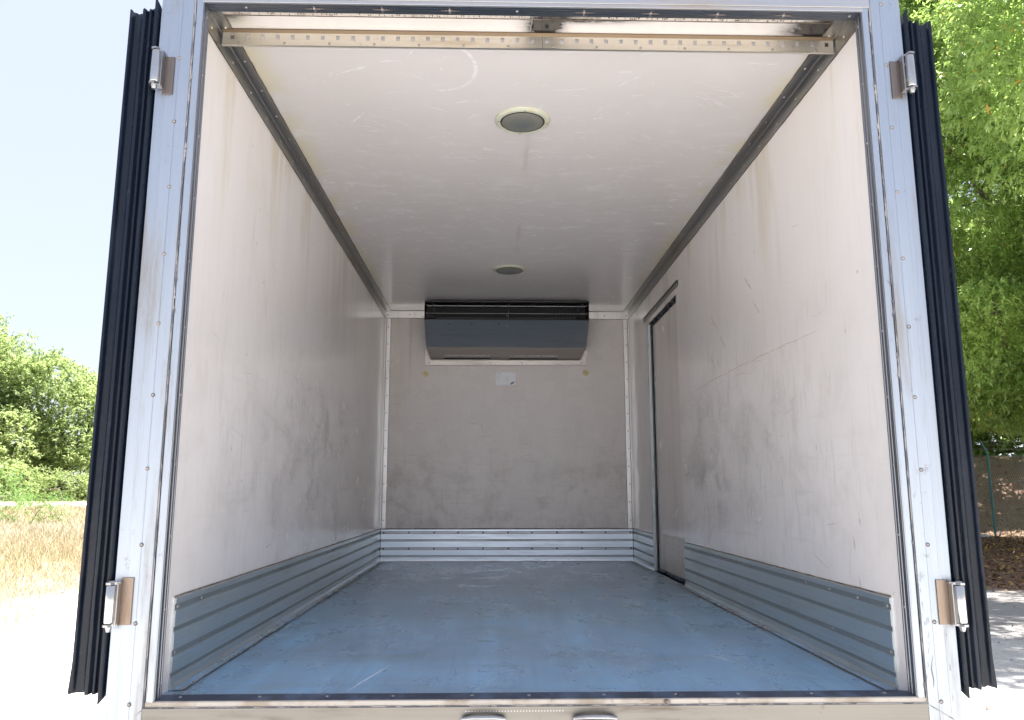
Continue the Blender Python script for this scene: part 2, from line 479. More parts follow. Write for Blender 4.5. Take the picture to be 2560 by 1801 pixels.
m = M('back_laminate', (0.76, 0.715, 0.685), .25)
streaky(m, .4, (9, 1, 1.0), (0.70, 0.66, 0.62), 3)
m.mix(m.noise((4, 1, 4.5), 9, .7, .4, 5).step(.45, .68) * m.z.gauss(.55, .5) * .5, (.40, .36, .33))
m.mix(m.noise((26, 1, 4), 7, .7, .2, 9).step(.5, .72) * m.z.gauss(.6, .5) * .35, (.40, .36, .32))
m.mix(m.noise((3, 1, 40), 7, .7, .3, 12).step(.54, .72) * m.z.gauss(.6, .45) * .4, (.30, .26, .23))
m.mix((m.x.gauss(-.98, .04) + m.x.gauss(-.87, .012)) * m.noise((6, 1, 1.2), 4, .6, 0, 2).step(.3, .6) * m.z.step(1.1, 1.9) * .55, (.52, .45, .24))
m.mix(m.noise((7, 1, 7), 6, .7, .3, 30).step(.62, .72) * .35, (.66, .65, .66))
m.r = m.noise((4, 1, 4), 6, .6) * .3 + .12
MAT['back'] = m.done()
part(mb, 'back_wall', [MAT['back'], MAT['scratch_brown'], MAT['scratch_dark'], MAT['skin']])

# ceiling
mb = MB()
mb.quad((-W2, .055, H), (-W2, L, H), (W2, L, H), (W2, .055, H))
mb.box(OX0 + .012, OX1 - .012, .12, L + .10, 2.29, 2.31, 2)
ZC = H - E
random.seed(5)
def cstroke(pts, w, mi=1): mb.ribbon([(x, y, ZC) for x, y in pts], w, (0, 0, -1), mi)
# the round smear and its broken end
cstroke([(-.332 + .134 * math.cos(t), .466 + .17 * math.sin(t)) for t in np.linspace(R(-150), R(118), 30)], .016)
cstroke([(-.45 + .04 * t, .52 + .03 * t) for t in (0, .5, 1)], .006)
cstroke([(-.335, .47), (-.33, .485)], .012)
for i in range(150):      # hand wipes and scuffs
    x, y = random.uniform(-.95, .95), random.uniform(.35, 3.0)
    if random.random() < .5: y = random.gauss(1.8, .45); x = random.gauss(0, .45)
    if y < .3: continue
    a = random.gauss(0, .5); l_ = random.uniform(.02, .15); b = random.uniform(-.03, .03)
    cstroke([(x + l_ * t * math.cos(a) - b * t * t * math.sin(a), y + l_ * t * math.sin(a) + b * t * t) for t in (-.5, -.25, 0, .25, .5)], random.uniform(.003, .011))
for cx, cy, n in ((.80, .62, 9), (-.72, 1.15, 9), (-.60, .9, 6), (-.28, 2.0, 9), (.05, 1.55, 5), (-.05, 1.75, 8), (.55, 1.0, 5), (-.2, 1.25, 5)):
    for k in range(n):    # groups of parallel finger wipes
        a = .5 + random.uniform(-.2, .2)
        x, y = cx + random.uniform(-.08, .08), cy + k * .014
        cstroke([(x + .07 * t * math.cos(a), y + .07 * t * math.sin(a) + .02 * t * t) for t in (-1, -.5, 0, .5, 1)], .004)
for cx, cy in ():
    for k in range(4): cstroke([(cx + random.uniform(-.05, .05), cy + random.uniform(-.05, .05)) , (cx + random.uniform(-.05, .05), cy + .03), (cx + .04, cy + .06)], .034)
cstroke([(.66, .54), (.76, .58), (.85, .60)], .003)
part(mb, 'ceiling_panel', [MAT['ceiling'], MAT['scratch_soft'], MAT['skin']])

# floor
mb = MB()
mb.quad((-W2, .06, 0), (W2, .06, 0), (W2, L, 0), (-W2, L, 0))
mb.box(OX0 + .012, OX1 - .012, .12, L + .10, -.07, -.05, 3)
def fstroke(pts, w, mi=1): mb.ribbon([(x, y, E) for x, y in pts], w, (0, 0, 1), mi)
fstroke([(-.56, .16), (-.535, .28), (-.50, .42), (-.48, .52)], .006, 4)
fstroke([(.17 + .10, 1.3), (.30, 1.15), (.275, 1.05), (.31, .95)], .004, 4)
fstroke([(.62, .72), (.70, .60), (.74, .50)], .006, 4)
fstroke([(.85, .40), (.93, .30)], .005, 4); fstroke([(.27, .16), (.25, .19), (.245, .22)], .005)
fstroke([(-.36, 2.0), (-.27, 1.99), (-.24, 2.03)], .012, 2); fstroke([(-.19, .96), (-.16, .95), (-.11, .945)], .022, 2)
random.seed(9)
for i in range(230):
    x, y = random.uniform(-1.0, 1.0), random.uniform(.12, 3.4) ** 1.0
    a = random.choice((random.gauss(1.57, .35), random.gauss(0, .2), random.gauss(2.0, .3) if x > 0 else random.gauss(1.2, .3)))
    l_ = random.uniform(.03, .28); b = random.uniform(-.05, .05)
    fstroke([(x + l_ * t * math.cos(a) - b * t * t, y + l_ * t * math.sin(a)) for t in (-.5, -.25, 0, .25, .5)], random.uniform(.0008, .0025), random.choice((1, 1, 2)))
part(mb, 'floor', [MAT['floor'], MAT['scratch_floor'], MAT['scratch_floor_dark'], MAT['chassis'], MAT['scratch_white']])

# ------------------------------------------------------------------ kick plates
def kick_profile(t, base):
    """(offset from wall, z) outline of the ribbed extrusion, t = thickness"""
    g = [(.233, .251), (.170, .184), (.098, .116), (.038, .050)]
    p = [(0, .271), (t, .268)]
    for a, b in g: p += [(t, b + .002), (t - .0035, b), (t - .0035, a), (t, a - .002)]
    p += [(t, .018), (t + .004, .006), (t + .0045, base), (0, base)]
    return p, g
def side_kick(side, y0, y1, nm, label, flange=True):
    prof, g = kick_profile(.008, .0015)
    xs = -W2 if side < 0 else W2; s_ = 1 if side < 0 else -1
    mb = MB()
    P = [(xs + s_ * a, b) for a, b in prof]
    if side > 0: P = P[::-1]
    mb.extrude(P, y0, y1, 1)
    for a, b in g:   # groove beds in a darker tone, laid proud of the channel bed
        xx = xs + s_ * .0052
        mb.quad((xx, y0 + .001, a + .0008), (xx, y1 - .001, a + .0008), (xx, y1 - .001, b - .0008), (xx, y0 + .001, b - .0008), mi=1)
    y = y0 + .022
    k = 0
    while y < y1 - .015:
        for z in (.242, .107): mb.dome((xs + s_ * .0052, y + (.03 if z < .2 else 0) * 0, z), (s_, 0, 0), .0068, .0032, 8, 2)
        y += .218 if k else .2; k += 1
    # floor flange with its grime line
    fx = xs + s_ * .0126; fx2 = xs + s_ * .045
    if flange:
        mb.quad((fx, y0, .0030), (fx2, y0, .0022), (fx2, y1, .0022), (fx, y1, .0030), mi=4)
        mb.ribbon([(fx2 + random.uniform(-.002, .002), y0 + (y1 - y0) * i / 60, .0034) for i in range(61)], .006, (0, 0, 1), 3, False)
        y = y0 + .1
        while y < y1: mb.dome((xs + s_ * .04, y, .003), (0, 0, 1), .006, .003, 8, 2); y += .44
    mb.ribbon([(xs + s_ * .0016, y0 + (y1 - y0) * i / 50, .273 + random.uniform(-.001, .001)) for i in range(51)], .005, (s_, 0, 0), 3, False)
    part(mb, nm, [MAT['kick'], MAT['groove'], MAT['rivet'], MAT['grime'], MAT['floor']], label=label)
side_kick(-1, .18, L - .012, 'kick_plate', 'ribbed kick plate along the left wall')
side_kick(1, .135, DY0 - .012, 'kick_plate', 'ribbed kick plate along the right wall before the side door')
side_kick(1, DY1 + .012, L - .012, 'kick_plate', 'short ribbed kick plate behind the side door')
# back plate
prof, g = kick_profile(.010, .0015)
mb = MB()
mb.extrude([(L - a, b) for a, b in prof], -1.088, 1.088, 0)
for a, b in g:
    yy = L - .0072
    mb.quad((-1.087, yy, a + .0008), (1.087, yy, a + .0008), (1.087, yy, b - .0008), (-1.087, yy, b - .0008), mi=1)
    for zz in (a, b): mb.ribbon([(-1.087 + 2.174 * i / 30, L - .0108, zz + random.uniform(-.0006, .0006)) for i in range(31)], .0032, (0, -1, 0), 3, False)
for i in range(11):
    x = -1.065 + .213 * i
    for z in (.242, .107): mb.dome((x + .004 * (i % 3), L - .0074, z), (0, -1, 0), .0085, .004, 8, 2)
mb.ribbon([(-1.1 + 2.2 * i / 40, L - .0016, .274 + random.uniform(-.001, .001)) for i in range(41)], .007, (0, -1, 0), 3, False)
mb.ribbon([(-1.09 + 2.18 * i / 40, L - .0175, .0022) for i in range(41)], .010, (0, 0, 1), 3, False)
for xx in (-1.094, 1.094): mb.box(xx - .0055, xx + .0055, L - .012, L - .001, .001, .27, 3)
part(mb, 'kick_plate', [MAT['kick_back'], MAT['groove_back'], MAT['rivet_dark'], MAT['grime']], label='bright ribbed kick plate across the back wall')

# ------------------------------------------------------------------ corner trims
def angle_trim(nm, a0, a1, mode, mats, label=None):
    mb = MB(); t = .003
    if mode in ('ceil_left', 'ceil_right'):
        s_ = 1 if mode == 'ceil_left' else -1; xw = -s_ * W2
        mb.box(xw, xw + s_ * t, a0, a1, H - .070, H - .0003)
        mb.box(xw + s_ * t, xw + s_ * .046, a0, a1, H - t, H - .0003)
        mb.tube([(xw + s_ * .0045, a0, H - .0045), (xw + s_ * .0045, a1, H - .0045)], .0022, 6, 3)   # bright seam in the corner
        mb.ribbon([(xw + s_ * .0012, a0 + (a1 - a0) * i / 80, H - .0715 + random.uniform(-.0012, .0012)) for i in range(81)], .0045, (s_, 0, 0), 2, False)
        mb.ribbon([(xw + s_ * .048 + random.uniform(-.0012, .0012), a0 + (a1 - a0) * i / 80, H - .0012) for i in range(81)], .004, (0, 0, -1), 2, False)
        y = a0 + .1; k = 0
        while y < a1:
            mb.dome((xw + s_ * t, y, H - .042), (s_, 0, 0), .005, .0025, 8, 1)
            mb.dome((xw + s_ * .026, y + .06, H - t), (0, 0, -1), .005, .0025, 8, 1); y += .22
    elif mode in ('vert_left', 'vert_right'):
        s_ = 1 if mode == 'vert_left' else -1; xw = -s_ * W2
        mb.box(xw + s_ * .0105, xw + s_ * .049, L - t, L - .0004, a0, a1)
        mb.box(xw + s_ * .0003, xw + s_ * .0055, L - .010, L - .0004, a0, a1)
        mb.tube([(xw + s_ * .008, L - .004, a0), (xw + s_ * .008, L - .004, a1)], .0035, 6, 0)
        for k in (0.0502, .0125):
            mb.ribbon([(xw + s_ * k + random.uniform(-.0008, .0008), L - (.0012 if k > .03 else .0062), a0 + (a1 - a0) * i / 60) for i in range(61)], .0035, (0, -1, 0), 2, False)
        z = a0 + .07; k = 0
        while z < a1 - .02:
            mb.dome((xw + s_ * (.026 + .004 * (k % 2)), L - t, z), (0, -1, 0), .0055, .003, 8, 1); z += .155; k += 1
    else:
        mb.box(a0, a1, L - .0034, L - .0002, H - .069, H - .0005)
        for zz in (H - .0705, H - .0012):
            mb.ribbon([(a0 + (a1 - a0) * i / 60, L - .0042, zz + random.uniform(-.0006, .0006)) for i in range(61)], .004, (0, -1, 0), 2, False)
        x = a0 + .02
        while x < a1: mb.dome((x, L - .0034, H - .038), (0, -1, 0), .006, .003, 8, 1); x += .196
    return part(mb, nm, mats, label=label)
tr = [MAT['trim'], MAT['rivet_dark'], MAT['grime'], MAT['rivet']]
cv = [MAT['cove'], MAT['track'], MAT['grime'], MAT['rivet']]
angle_trim('ceiling_trim', .058, L - .005, 'ceil_left', cv, 'stained angle trim between ceiling and left wall')
angle_trim('ceiling_trim', .058, L - .005, 'ceil_right', cv, 'stained angle trim between ceiling and right wall')
angle_trim('corner_trim', .276, H - .072, 'vert_left', tr, 'upright riveted trim in the left back corner')
angle_trim('corner_trim', .276, H - .072, 'vert_right', tr, 'upright riveted trim in the right back corner')
angle_trim('ceiling_trim', -W2 + .001, W2 - .001, 'horiz', tr, 'riveted trim along the top of the back wall')

# ------------------------------------------------------------------ slotted cargo track under the ceiling
mb = MB()
YF = .230
x0, x1 = -1.086, 1.092
zb, z1_, z2_, zt = 2.146, 2.1655, 2.183, H - .001
ZSL0, ZSL1 = 2.167, 2.184
mb.box(x0, x1, YF, YF + .003, zb, ZSL0)                     # lower web
mb.box(x0, x1, YF, YF + .003, ZSL1, 2.192)                  # upper web
mb.extrude([(YF, 2.192), (YF - .008, H - .004), (YF - .008, H - .001), (YF + .003, H - .001), (YF + .003, 2.192)], x0, x1, 0, 1)
mb.extrude([(YF, zb), (YF - .006, zb - .002), (YF - .007, zb - .005), (YF + .004, zb - .005), (YF + .003, zb)], x0, x1, 0)
pitch = .0530; xs0 = -1.052
edges = [x0]
x = xs0
while x < x1 - .02:
    edges += [x - .0068, x + .0068]; x += pitch
edges.append(x1)
for i in range(0, len(edges), 2): mb.box(edges[i], edges[i + 1], YF, YF + .003, ZSL0, ZSL1)
x = x0 + .06
k = 0
while x < x1:
    mb.dome((x, YF, 2.1535), (0, -1, 0), .0052, .003, 8, 2); x += .158; k += 1
mb.box(.0435, .0455, YF - .0006, YF - .0001, zb, 2.192, 3)     # rusty butt joint
part(mb, 'cargo_track', [MAT['track'], MAT['track_rust'], MAT['rivet'], MAT['grime']], label='slotted metal track across the ceiling just inside the opening')

# perforated drip strip behind the header
mb = MB()
mb.box(JX0 + .01, -.004, .060, .140, H - .0018, H - .0008)
mb.box(.040, JX1 - .01, .060, .138, H - .0018, H - .0008)
random.seed(3)
x = JX0 + .05
while x < JX1 - .03:
    if not (-.02 < x < .05):
        w = random.uniform(.001, .004) * (1.6 if x > .2 else 1)
        y = random.uniform(.124, .130)
        mb.quad((x, y, H - .0022), (x, y + .009, H - .0022), (x + w, y + .009, H - .0022), (x + w, y, H - .0022), mi=1)
    x += random.choice((.007, .01, .018, .03))
mb.box(JX0 + .01, JX1 - .01, .142, .1445, H - .003, H - .001, 1)
mb.tube([(.005, .12, H - .006), (-.002, .17, H - .030)], .0022, 6, 2)
m = M('drip_strip', (.66, .60, .53), .6); streaky(m, .6, (12, 12, 12), (.25, .18, .13), 2, .5, .7)
k = m.x.gauss(.09, .1) + m.x.gauss(1.02, .06); m.mix(k * (m.noise((14, 14, 14), 5, .6) * 1.8), (.03, .025, .025))
part(mb, 'drip_strip', [m.done(), MAT['grime'], MAT['rivet']])

# ------------------------------------------------------------------ rear frame
frame = hub('rear_frame', 'riveted aluminium frame around the rear opening')
ZB = -.16; ZTOP = 2.33
def rivets(mb, x, zs, mi=1, y=-.0005, r=.0044):
    for z in zs: mb.dome((x, y, z), (0, -1, 0), r, .003, 10, mi)
def post(xo, xr, xrv, zs, label):
    s_ = 1 if xr > xo else -1
    mb = MB()
    w = abs(xr - xo)
    # face with the shallow lines of the extrusion
    pr = [(xo, .0), (xo + s_ * .028, 0), (xo + s_ * .029, -.0012), (xo + s_ * .033, -.0012), (xo + s_ * .034, 0), (xo + s_ * .066, 0), (xo + s_ * .0668, .0012), (xo + s_ * .069, .0012), (xo + s_ * .0698, 0),
          (xr - s_ * .0035, 0), (xr - s_ * .0018, .001), (xr - s_ * .0012, .004), (xr - s_ * .0012, .05), (xr - s_ * .02, .05), (xr - s_ * .02, .118), (xo, .118)]
    if s_ > 0: pr = pr[::-1]
    mb.extrude(pr, ZB, ZTOP, 2)
    rivets(mb, xrv, zs)
    for z in zs[::1]: mb.dome((xrv + .0008, -.0003, z - .0007), (0, -1, 0), .0064, .0004, 10, 2)
    part(mb, 'frame_post', [MAT['frame'], MAT['rivet'], MAT['grime']], frame, label=label)
zs = [.008 + .2165 * k for k in range(11)]
post(OX0, RX0, -1.1335, zs, 'left post of the rear frame')
post(OX1, RX1, 1.1515, [z - .006 + .0015 * i for i, z in enumerate(zs)], 'right post of the rear frame')
# header and sill members
mb = MB()
mb.box(RX0 - .001, RX1 + .001, .0015, .0544, ZT + .012, ZTOP - .001)
mb.box(RX0 - .001, RX1 + .001, .0544, .118, H + .004, ZTOP - .001)
mb.box(RX0 + .004, RX1 - .004, .0045, .0544, ZT, ZT + .012)
part(mb, 'frame_header', [MAT['frame_h']], frame, .0012)
mb = MB()
mb.box(RX0 - .001, RX1 + .001, .0012, .118, ZB, -.0045)
mb.box(RX0 - .001, RX1 + .001, -.0012, .004, -.010, -.0040)      # bright rolled lip
for i in range(46):                                             # row of punched marks below the lip
    if 12 < i: mb.box(-.20 + (i - 13) * .0085, -.197 + (i - 13) * .0085, .0006, .0014, -.0175, -.0150, 1)
for x in (-.98, .0, .98, -.6, .5): mb.dome((x, .0012, -.055), (0, -1, 0), .006, .003, 8, 2)
part(mb, 'frame_sill', [MAT['frame_sill'], MAT['trim'], MAT['rivet']], frame, .001)
# inner lips
def lip(xr, xj, label):
    mb = MB(); s_ = 1 if xj > xr else -1
    pr = [(xr + s_ * .0022, .0075), (xr + s_ * .006, .0045), (xj - s_ * .003, .0035), (xj, .0065), (xj, .014), (xj, .052), (xr + s_ * .0022, .052)]
    if s_ > 0: pr = pr[::-1]
    mb.extrude(pr, ZS - .014, ZT + .01, 2)
    part(mb, 'inner_lip', [MAT['frame']], frame, label=label)
lip(RX0, JX0 - .0025, 'left inner lip of the opening'); lip(RX1, JX1 + .0025, 'right inner lip of the opening')
mb = MB()
mb.extrude([(.0035, -.0035), (.0035, .0115), (.0055, ZS), (.0095, ZS), (.0095, -.003)], RX0 + .004, RX1 - .004, 0)
m = M('sill_cream', (.46, .42, .37), .55, .35); streaky(m, .6, (9, 9, 9), (.24, .18, .12), 2, .45, .65); m.mix(m.noise((40, 40, 40), 6, .7).step(.6, .7) * .6, (.12, .09, .07))
MAT['sill'] = m.done()
part(mb, 'inner_lip', [MAT['sill']], frame, label='cream lip of the sill below the floor edge')
mb = MB()
mb.box(.36, .378, .0, .0034, .001, .0125); mb.dome((.367, .0, .007), (0, -1, 0), .006, .006, 8)
part(mb, 'lock_stud', [MAT['rivet_dark']], frame)
# sealed joints
for xx, lab in ((RX0 + .0006, 'left'), (RX1 - .0006, 'right')):
    mb = MB()
    random.seed(4)
    n = 150
    zl = [-.004 + (ZT + .016) * i / n for i in range(n + 1)]
    mb.ribbon([(xx + random.uniform(-.0006, .0006), .0038, z) for z in zl], .0042, (0, -1, 0), 0, False)
    for i in range(90):
        z = random.uniform(.0, 2.15) if random.random() < .3 else random.uniform(.9, 2.1)
        mb.ribbon([(xx + random.uniform(-.002, .006) * (1 if xx < 0 else -1), .0031, z + q) for q in (0, .01, .02)], random.uniform(.001, .0035), (0, -1, 0), 0)
    part(mb, 'joint_sealant', [MAT['sealant']], frame, label='stained sealant in the %s joint of the frame' % lab)
mb = MB()
mb.ribbon([(RX0 + (RX1 - RX0) * i / 120, .0008, -.0025 + random.uniform(-.0006, .0006)) for i in range(121)], .0034, (0, -1, 0), 0, False)
mb.ribbon([(RX1 + .002, -.0016, -.006), (OX1 - .030, -.0016, -.045), (OX1 - .004, -.0016, -.085)], .0022, (0, -1, 0), 0, False)
mb.ribbon([(RX0 - .002, -.0016, -.008), (RX0 - .012, -.0016, -.016), (RX0 - .02, -.0016, -.022)], .0022, (0, -1, 0), 0, False)
mb.ribbon([(1.137, -.0016, .12), (1.132, -.0016, .09), (1.136, -.0016, .06), (1.133, -.0016, .04)], .0018, (0, -1, 0), 0)
for i in range(26):
    z = random.uniform(.0, .34); x = random.choice((1.118, 1.126, 1.135, 1.185)) + random.uniform(-.005, .005)
    mb.ribbon([(x, -.0016, z), (x + random.uniform(-.003, .003), -.0016, z + random.uniform(.004, .02))], .0016, (0, -1, 0), 0)
part(mb, 'joint_sealant', [MAT['sealant']], frame, label='dark joint line along the sill and its mitres')
# dark ribbed jamb strips
def jamb(xj, s_, label):
    mb = MB()
    pr = [(xj - s_ * .002, .0095), (xj, .0100), (xj + s_ * .001, .020), (xj - s_ * .001, .022), (xj - s_ * .001, .028), (xj + s_ * .001, .030), (xj + s_ * .001, .037), (xj - s_ * .001, .039), (xj - s_ * .001, .044), (xj + s_ * .001, .046), (xj, .053), (xj - s_ * .032, .053), (xj - s_ * .032, .0535 + .002), (xj - s_ * .034, .0555), (xj - s_ * .034, .05), (xj - s_ * .002, .05)]
    if s_ < 0: pass
    mb.extrude(pr, ZS, ZT, 2)
    for k in range(11): mb.dome((xj, .034 if k % 3 else .03, .05 + k * .207), (s_, 0, 0), .005, .003, 8, 1)
    part(mb, 'jamb_strip', [MAT['jamb'], MAT['rivet']], frame, label=label)
jamb(JX0, 1, 'left jamb strip'); jamb(JX1, -1, 'right jamb strip')
mb = MB()
mb.extrude([(.0100, ZT - .002), (.0545, ZT - .002), (.0545, ZT + .010), (.0100, ZT + .010)], JX0, JX1, 0)
for yy in (.02, .033, .045): mb.box(JX0, JX1, yy, yy + .002, ZT - .0032, ZT - .0021)
for i in range(10):
    x = -.94 + i * .222; mb.dome((x, .03, ZT - .002), (0, 0, -1), .005, .003, 8, 1)
    if i not in (0, 4, 9):
        for d in ((.03, 0), (0, .018)): mb.ribbon([(x - d[0], .03 - d[1], ZT - .0036), (x, .03, ZT - .0036), (x + d[0], .03 + d[1], ZT - .0036)], .006, (0, 0, -1), 2)
part(mb, 'jamb_strip', [MAT['jamb_h'], MAT['rivet'], M('chalk_mark', (.35, .28, .25), .7, alpha=.6).done()], frame, label='dark strip under the header')
mb = MB()
mb.extrude([(.0100, .0008), (.0100, .0134), (.0758, .0134), (.082, .0112), (.128, .0030), (.132, .0008)], -W2 + .001, W2 - .001, 0)
for i in range(11): mb.dome((-1.0 + i * .2 + random.uniform(-.02, .02), .05, .0134), (0, 0, 1), .006, .003, 8, 1)
m = M('sill_plate_metal', (.045, .06, .10), .5, .2); streaky(m, .7, (14, 5, 5), (.12, .18, .28), 2, .45, .7); m.mix(m.noise((30, 30, 9), 6, .7).step(.6, .7) * .5, (.25, .33, .42))
part(mb, 'jamb_strip', [m.done(), MAT['rivet']], frame, label='worn dark strip across the floor edge')
# door keepers at the sill
def keeper(xc, label):
    mb = MB()
    zt_ = -.028; y0 = -.0012
    mb.box(xc - .055, xc + .055, y0 - .008, y0, -.085, zt_ - .004)
    mb.tube([(xc - .060, y0 - .010, zt_ - .006), (xc - .03, y0 - .020, zt_), (xc, y0 - .024, zt_ + .001), (xc + .03, y0 - .020, zt_), (xc + .060, y0 - .010, zt_ - .006)], [.006, .0075, .0075, .0075, .006], 10)
    for q in (-.046, .046):
        mb.tube([(xc + q, y0, zt_ - .018), (xc + q, y0 - .016, zt_ - .018)], .0155, 14); mb.dome((xc + q, y0 - .016, zt_ - .018), (0, -1, 0), .010, .006, 10, 1)
    mb.box(xc - .018, xc + .022, y0 - .022, y0 - .008, zt_ - .03, zt_ - .012, 1)
    part(mb, 'door_keeper', [MAT['steel'], MAT['rivet']], frame, .002, label)
keeper(-.149, 'left cast door keeper on the sill'); keeper(.162, 'right cast door keeper on the sill')

# ------------------------------------------------------------------ open rear doors with rubber gaskets, hinges
def rear_door(side):
    s_ = side; xo = OX0 if s_ < 0 else OX1
    lab = 'left' if s_ < 0 else 'right'
    d = hub('rear_door', '%s rear door folded back along the body, its edge carrying black rubber' % lab)
    mb = MB()
    xa = xo + s_ * .012; xb = xo + s_ * .094
    mb.box(xa, xb, .034, 1.16, .045, 2.115)
    for z in (.3, .95, 1.6): mb.box(xb, xb + s_ * .004, .2, 1.1, z, z + .03, 0)
    part(mb, 'door_panel', [MAT['skin']], d, .003)
    U = [(.003, .030, 0), (.006, .004, .02), (.0115, -.012, .034), (.0155, -.015, .036), (.018, -.008, .012), (.022, .006, 0), (.0255, .008, 0), (.0285, -.004, .002), (.033, -.009, .006), (.0375, -.004, .002), (.040, .006, 0), (.043, .007, 0),
         (.046, -.006, .002), (.0515, -.012, .008), (.0565, -.008, .004), (.0595, .006, -.006), (.064, .010, -.012), (.076, .011, -.012), (.084, .009, -.010), (.0885, .002, -.004), (.0915, -.007, .004), (.0955, -.009, .006), (.0985, -.004, .004), (.099, .030, 0)]
    nz = 90; vs = []; n = len(U)
    random.seed(20 + s_)
    for i in range(nz + 1):
        t = i / nz
        for (u, y, e) in U:
            e2 = e if u < .02 else e * .18; z0 = .038 - e2 * .75; z1 = 2.118 + e2
            wob = (.0005 * math.sin(t * 9 + u * 60) + .0003 * math.sin(t * 23 + 1 + s_)) * (1 if y < .02 else 0)
            if t < .14 and y < .02: wob += (.14 - t) * .014 * math.sin(u * 90) 
            z = z0 + (z1 - z0) * t
            if i in (0, nz): z += random.uniform(-.003, .003)
            flare = .006 * max(0, (abs(t - .5) - .46) / .04) if u > .09 and t < .5 else 0
            vs.append((xo + s_ * (u + wob * .5 + flare), y + wob, z))
    fs = [(i * n + k, i * n + (k + 1) % n, (i + 1) * n + (k + 1) % n, (i + 1) * n + k) for i in range(nz) for k in range(n)]
    if s_ < 0: fs = [f[::-1] for f in fs]
    mb = MB(); mb.add(vs, fs, 0, True)
    mb.add(vs[:n], [tuple(range(n))]); mb.add(vs[-n:], [tuple(range(n))])
    part(mb, 'door_gasket', [MAT['rubber']], d, label='black ribbed rubber gasket of the %s door' % lab)
    return d
dl = rear_door(-1); dr = rear_door(1)

def hinge(side, xp0, xp1, zp0, zp1, bz0, bz1, xb, label):
    """plate on the post, U bracket, chrome barrel; values measured on the frame face"""
    s_ = side
    h = hub('door_hinge', label)
    mb = MB(); mb.box(xp0, xp1, -.0045, -.0013, zp0, zp1)
    part(mb, 'hinge_plate', [MAT['steel_plate']], h, .0008)
    k = 2.29 / 2.32
    yb = -.030
    X = -.125 + (xb + .125) * k; Z0 = .591 + (bz0 - .591) * k; Z1 = .591 + (bz1 - .591) * k
    web = xp1 if s_ > 0 else xp0
    mb = MB()
    t = .0065
    prof_z = (Z0 - .012, Z1 + .012)
    # web standing on the plate and two arms bent out to the pin
    xw = web + s_ * .001
    mb.box(xw - .003, xw + .003, yb + .004, -.0045, prof_z[0] + .004, prof_z[1] - .004)
    for zz in (Z0 - .010, Z1 + .003):
        P = [(xw - s_ * .004, -.0046), (xw - s_ * .004, -.018), (xw + s_ * .006, -.030), (X - s_ * .004, yb - .017), (X + s_ * .010, yb - .014), (X + s_ * .016, yb - .004), (X + s_ * .014, yb + .010), (X, yb + .015), (xw + s_ * .010, -.008), (xw + s_ * .008, -.0046)]
        if s_ < 0: P = P[::-1]
        mb.extrude(P, zz, zz + t, 2)
    part(mb, 'hinge_bracket', [MAT['steel']], h, .0018)
    mb = MB()
    mb.tube([(X, yb, Z0 - .001), (X, yb, Z0 + .002), (X, yb, Z1 - .002), (X, yb, Z1 + .001)], [.0128, .0142, .0142, .0128], 24)
    part(mb, 'hinge_barrel', [MAT['chrome']], h)
    mb = MB()
    mb.tube([(X, yb, Z0 - .024), (X, yb, Z0 - .016), (X, yb, Z0 - .010)], [.006, .0085, .0095], 14)
    part(mb, 'hinge_pin', [MAT['steel']], h)
    mb = MB()
    mb.tube([(X, yb, Z1 + .0095), (X, yb, Z1 + .0125), (X, yb, Z1 + .014)], [.0095, .0095, .006], 14)
    part(mb, 'hinge_pin', [MAT['steel']], h)
    for q in (.24, .78):
        z = Z0 + (Z1 - Z0) * q; xx = xw + s_ * .003
        mb = MB()
        mb.tube([(xx, -.016, z), (xx + s_ * .005, -.016, z)], .0105, 6); mb.tube([(xx + s_ * .005, -.016, z), (xx + s_ * .010, -.016, z)], .0055, 10)
        part(mb, 'hinge_bolt', [MAT['steel']], h, .0008)
    # leaf of the door side, from the barrel back to the door edge
    mb = MB()
    mb.extrude([(X - s_ * .004, yb + .0135), (X + s_ * .006, yb + .0125), (X + s_ * .012, .012), (X + s_ * .020, .034), (X + s_ * .012, .034), (X + s_ * .004, .014)][:: (1 if s_ > 0 else -1)], Z0 + .006, Z1 - .006, 2)
    part(mb, 'hinge_leaf', [MAT['steel']], h)
m = M('hinge_chrome', (0.48, 0.475, 0.46), .16, 1.0)
streaky(m, .45, (40, 40, 8), (.45, .37, .28), 3, .5, .7); MAT['chrome'] = m.done()
hinge(-1, -1.176, -1.144, 1.829, 1.957, 1.873, 1.977, -1.2045, 'upper hinge of the left rear door')
hinge(-1, -1.179, -1.1455, .220, .350, .225, .327, -1.2075, 'lower hinge of the left rear door')
hinge(1, 1.1625, 1.195, 1.846, 1.975, 1.890, 1.995, 1.231, 'upper hinge of the right rear door')
hinge(1, 1.1655, 1.200, .212, .338, .217, .320, 1.234, 'lower hinge of the right rear door')

# ------------------------------------------------------------------ side door in the right wall
sdoor = hub('side_door', 'side door in the right wall near the back')
XD = W2 + .03
mb = MB()
mb.box(XD, XD + .05, DY0 - .03, DY1 + .0, 0.0, DZ + .02)
m = M('side_door_laminate', (0.74, 0.68, 0.64), .25); streaky(m, .35, (9, 9, .8), (.46, .41, .37), 2)
m.mix(m.noise((9, 9, 2), 5, .6, 0, 8).step(.5, .7) * m.z.step(1.3, 1.85) * .5, (.52, .44, .27)); m.r = m.noise(4, 4) * .25 + .1
part(mb, 'door_panel', [m.done()], sdoor)
mb = MB()     # black rubber on the reveal: top, far side, foot
mb.box(W2 + .002, XD - .0005, DY0 + .001, DY1 - .004, DZ - .004, DZ + .018)
mb.box(XD - .006, XD - .0003, DY0, DY1 - .014, DZ - .024, DZ - .0045)
mb.box(XD - .012, XD - .0003, DY1 - .030, DY1 - .0045, .001, DZ - .0045)
mb.box(XD - .010, XD - .0003, DY0, DY1 - .031, .001, .028)
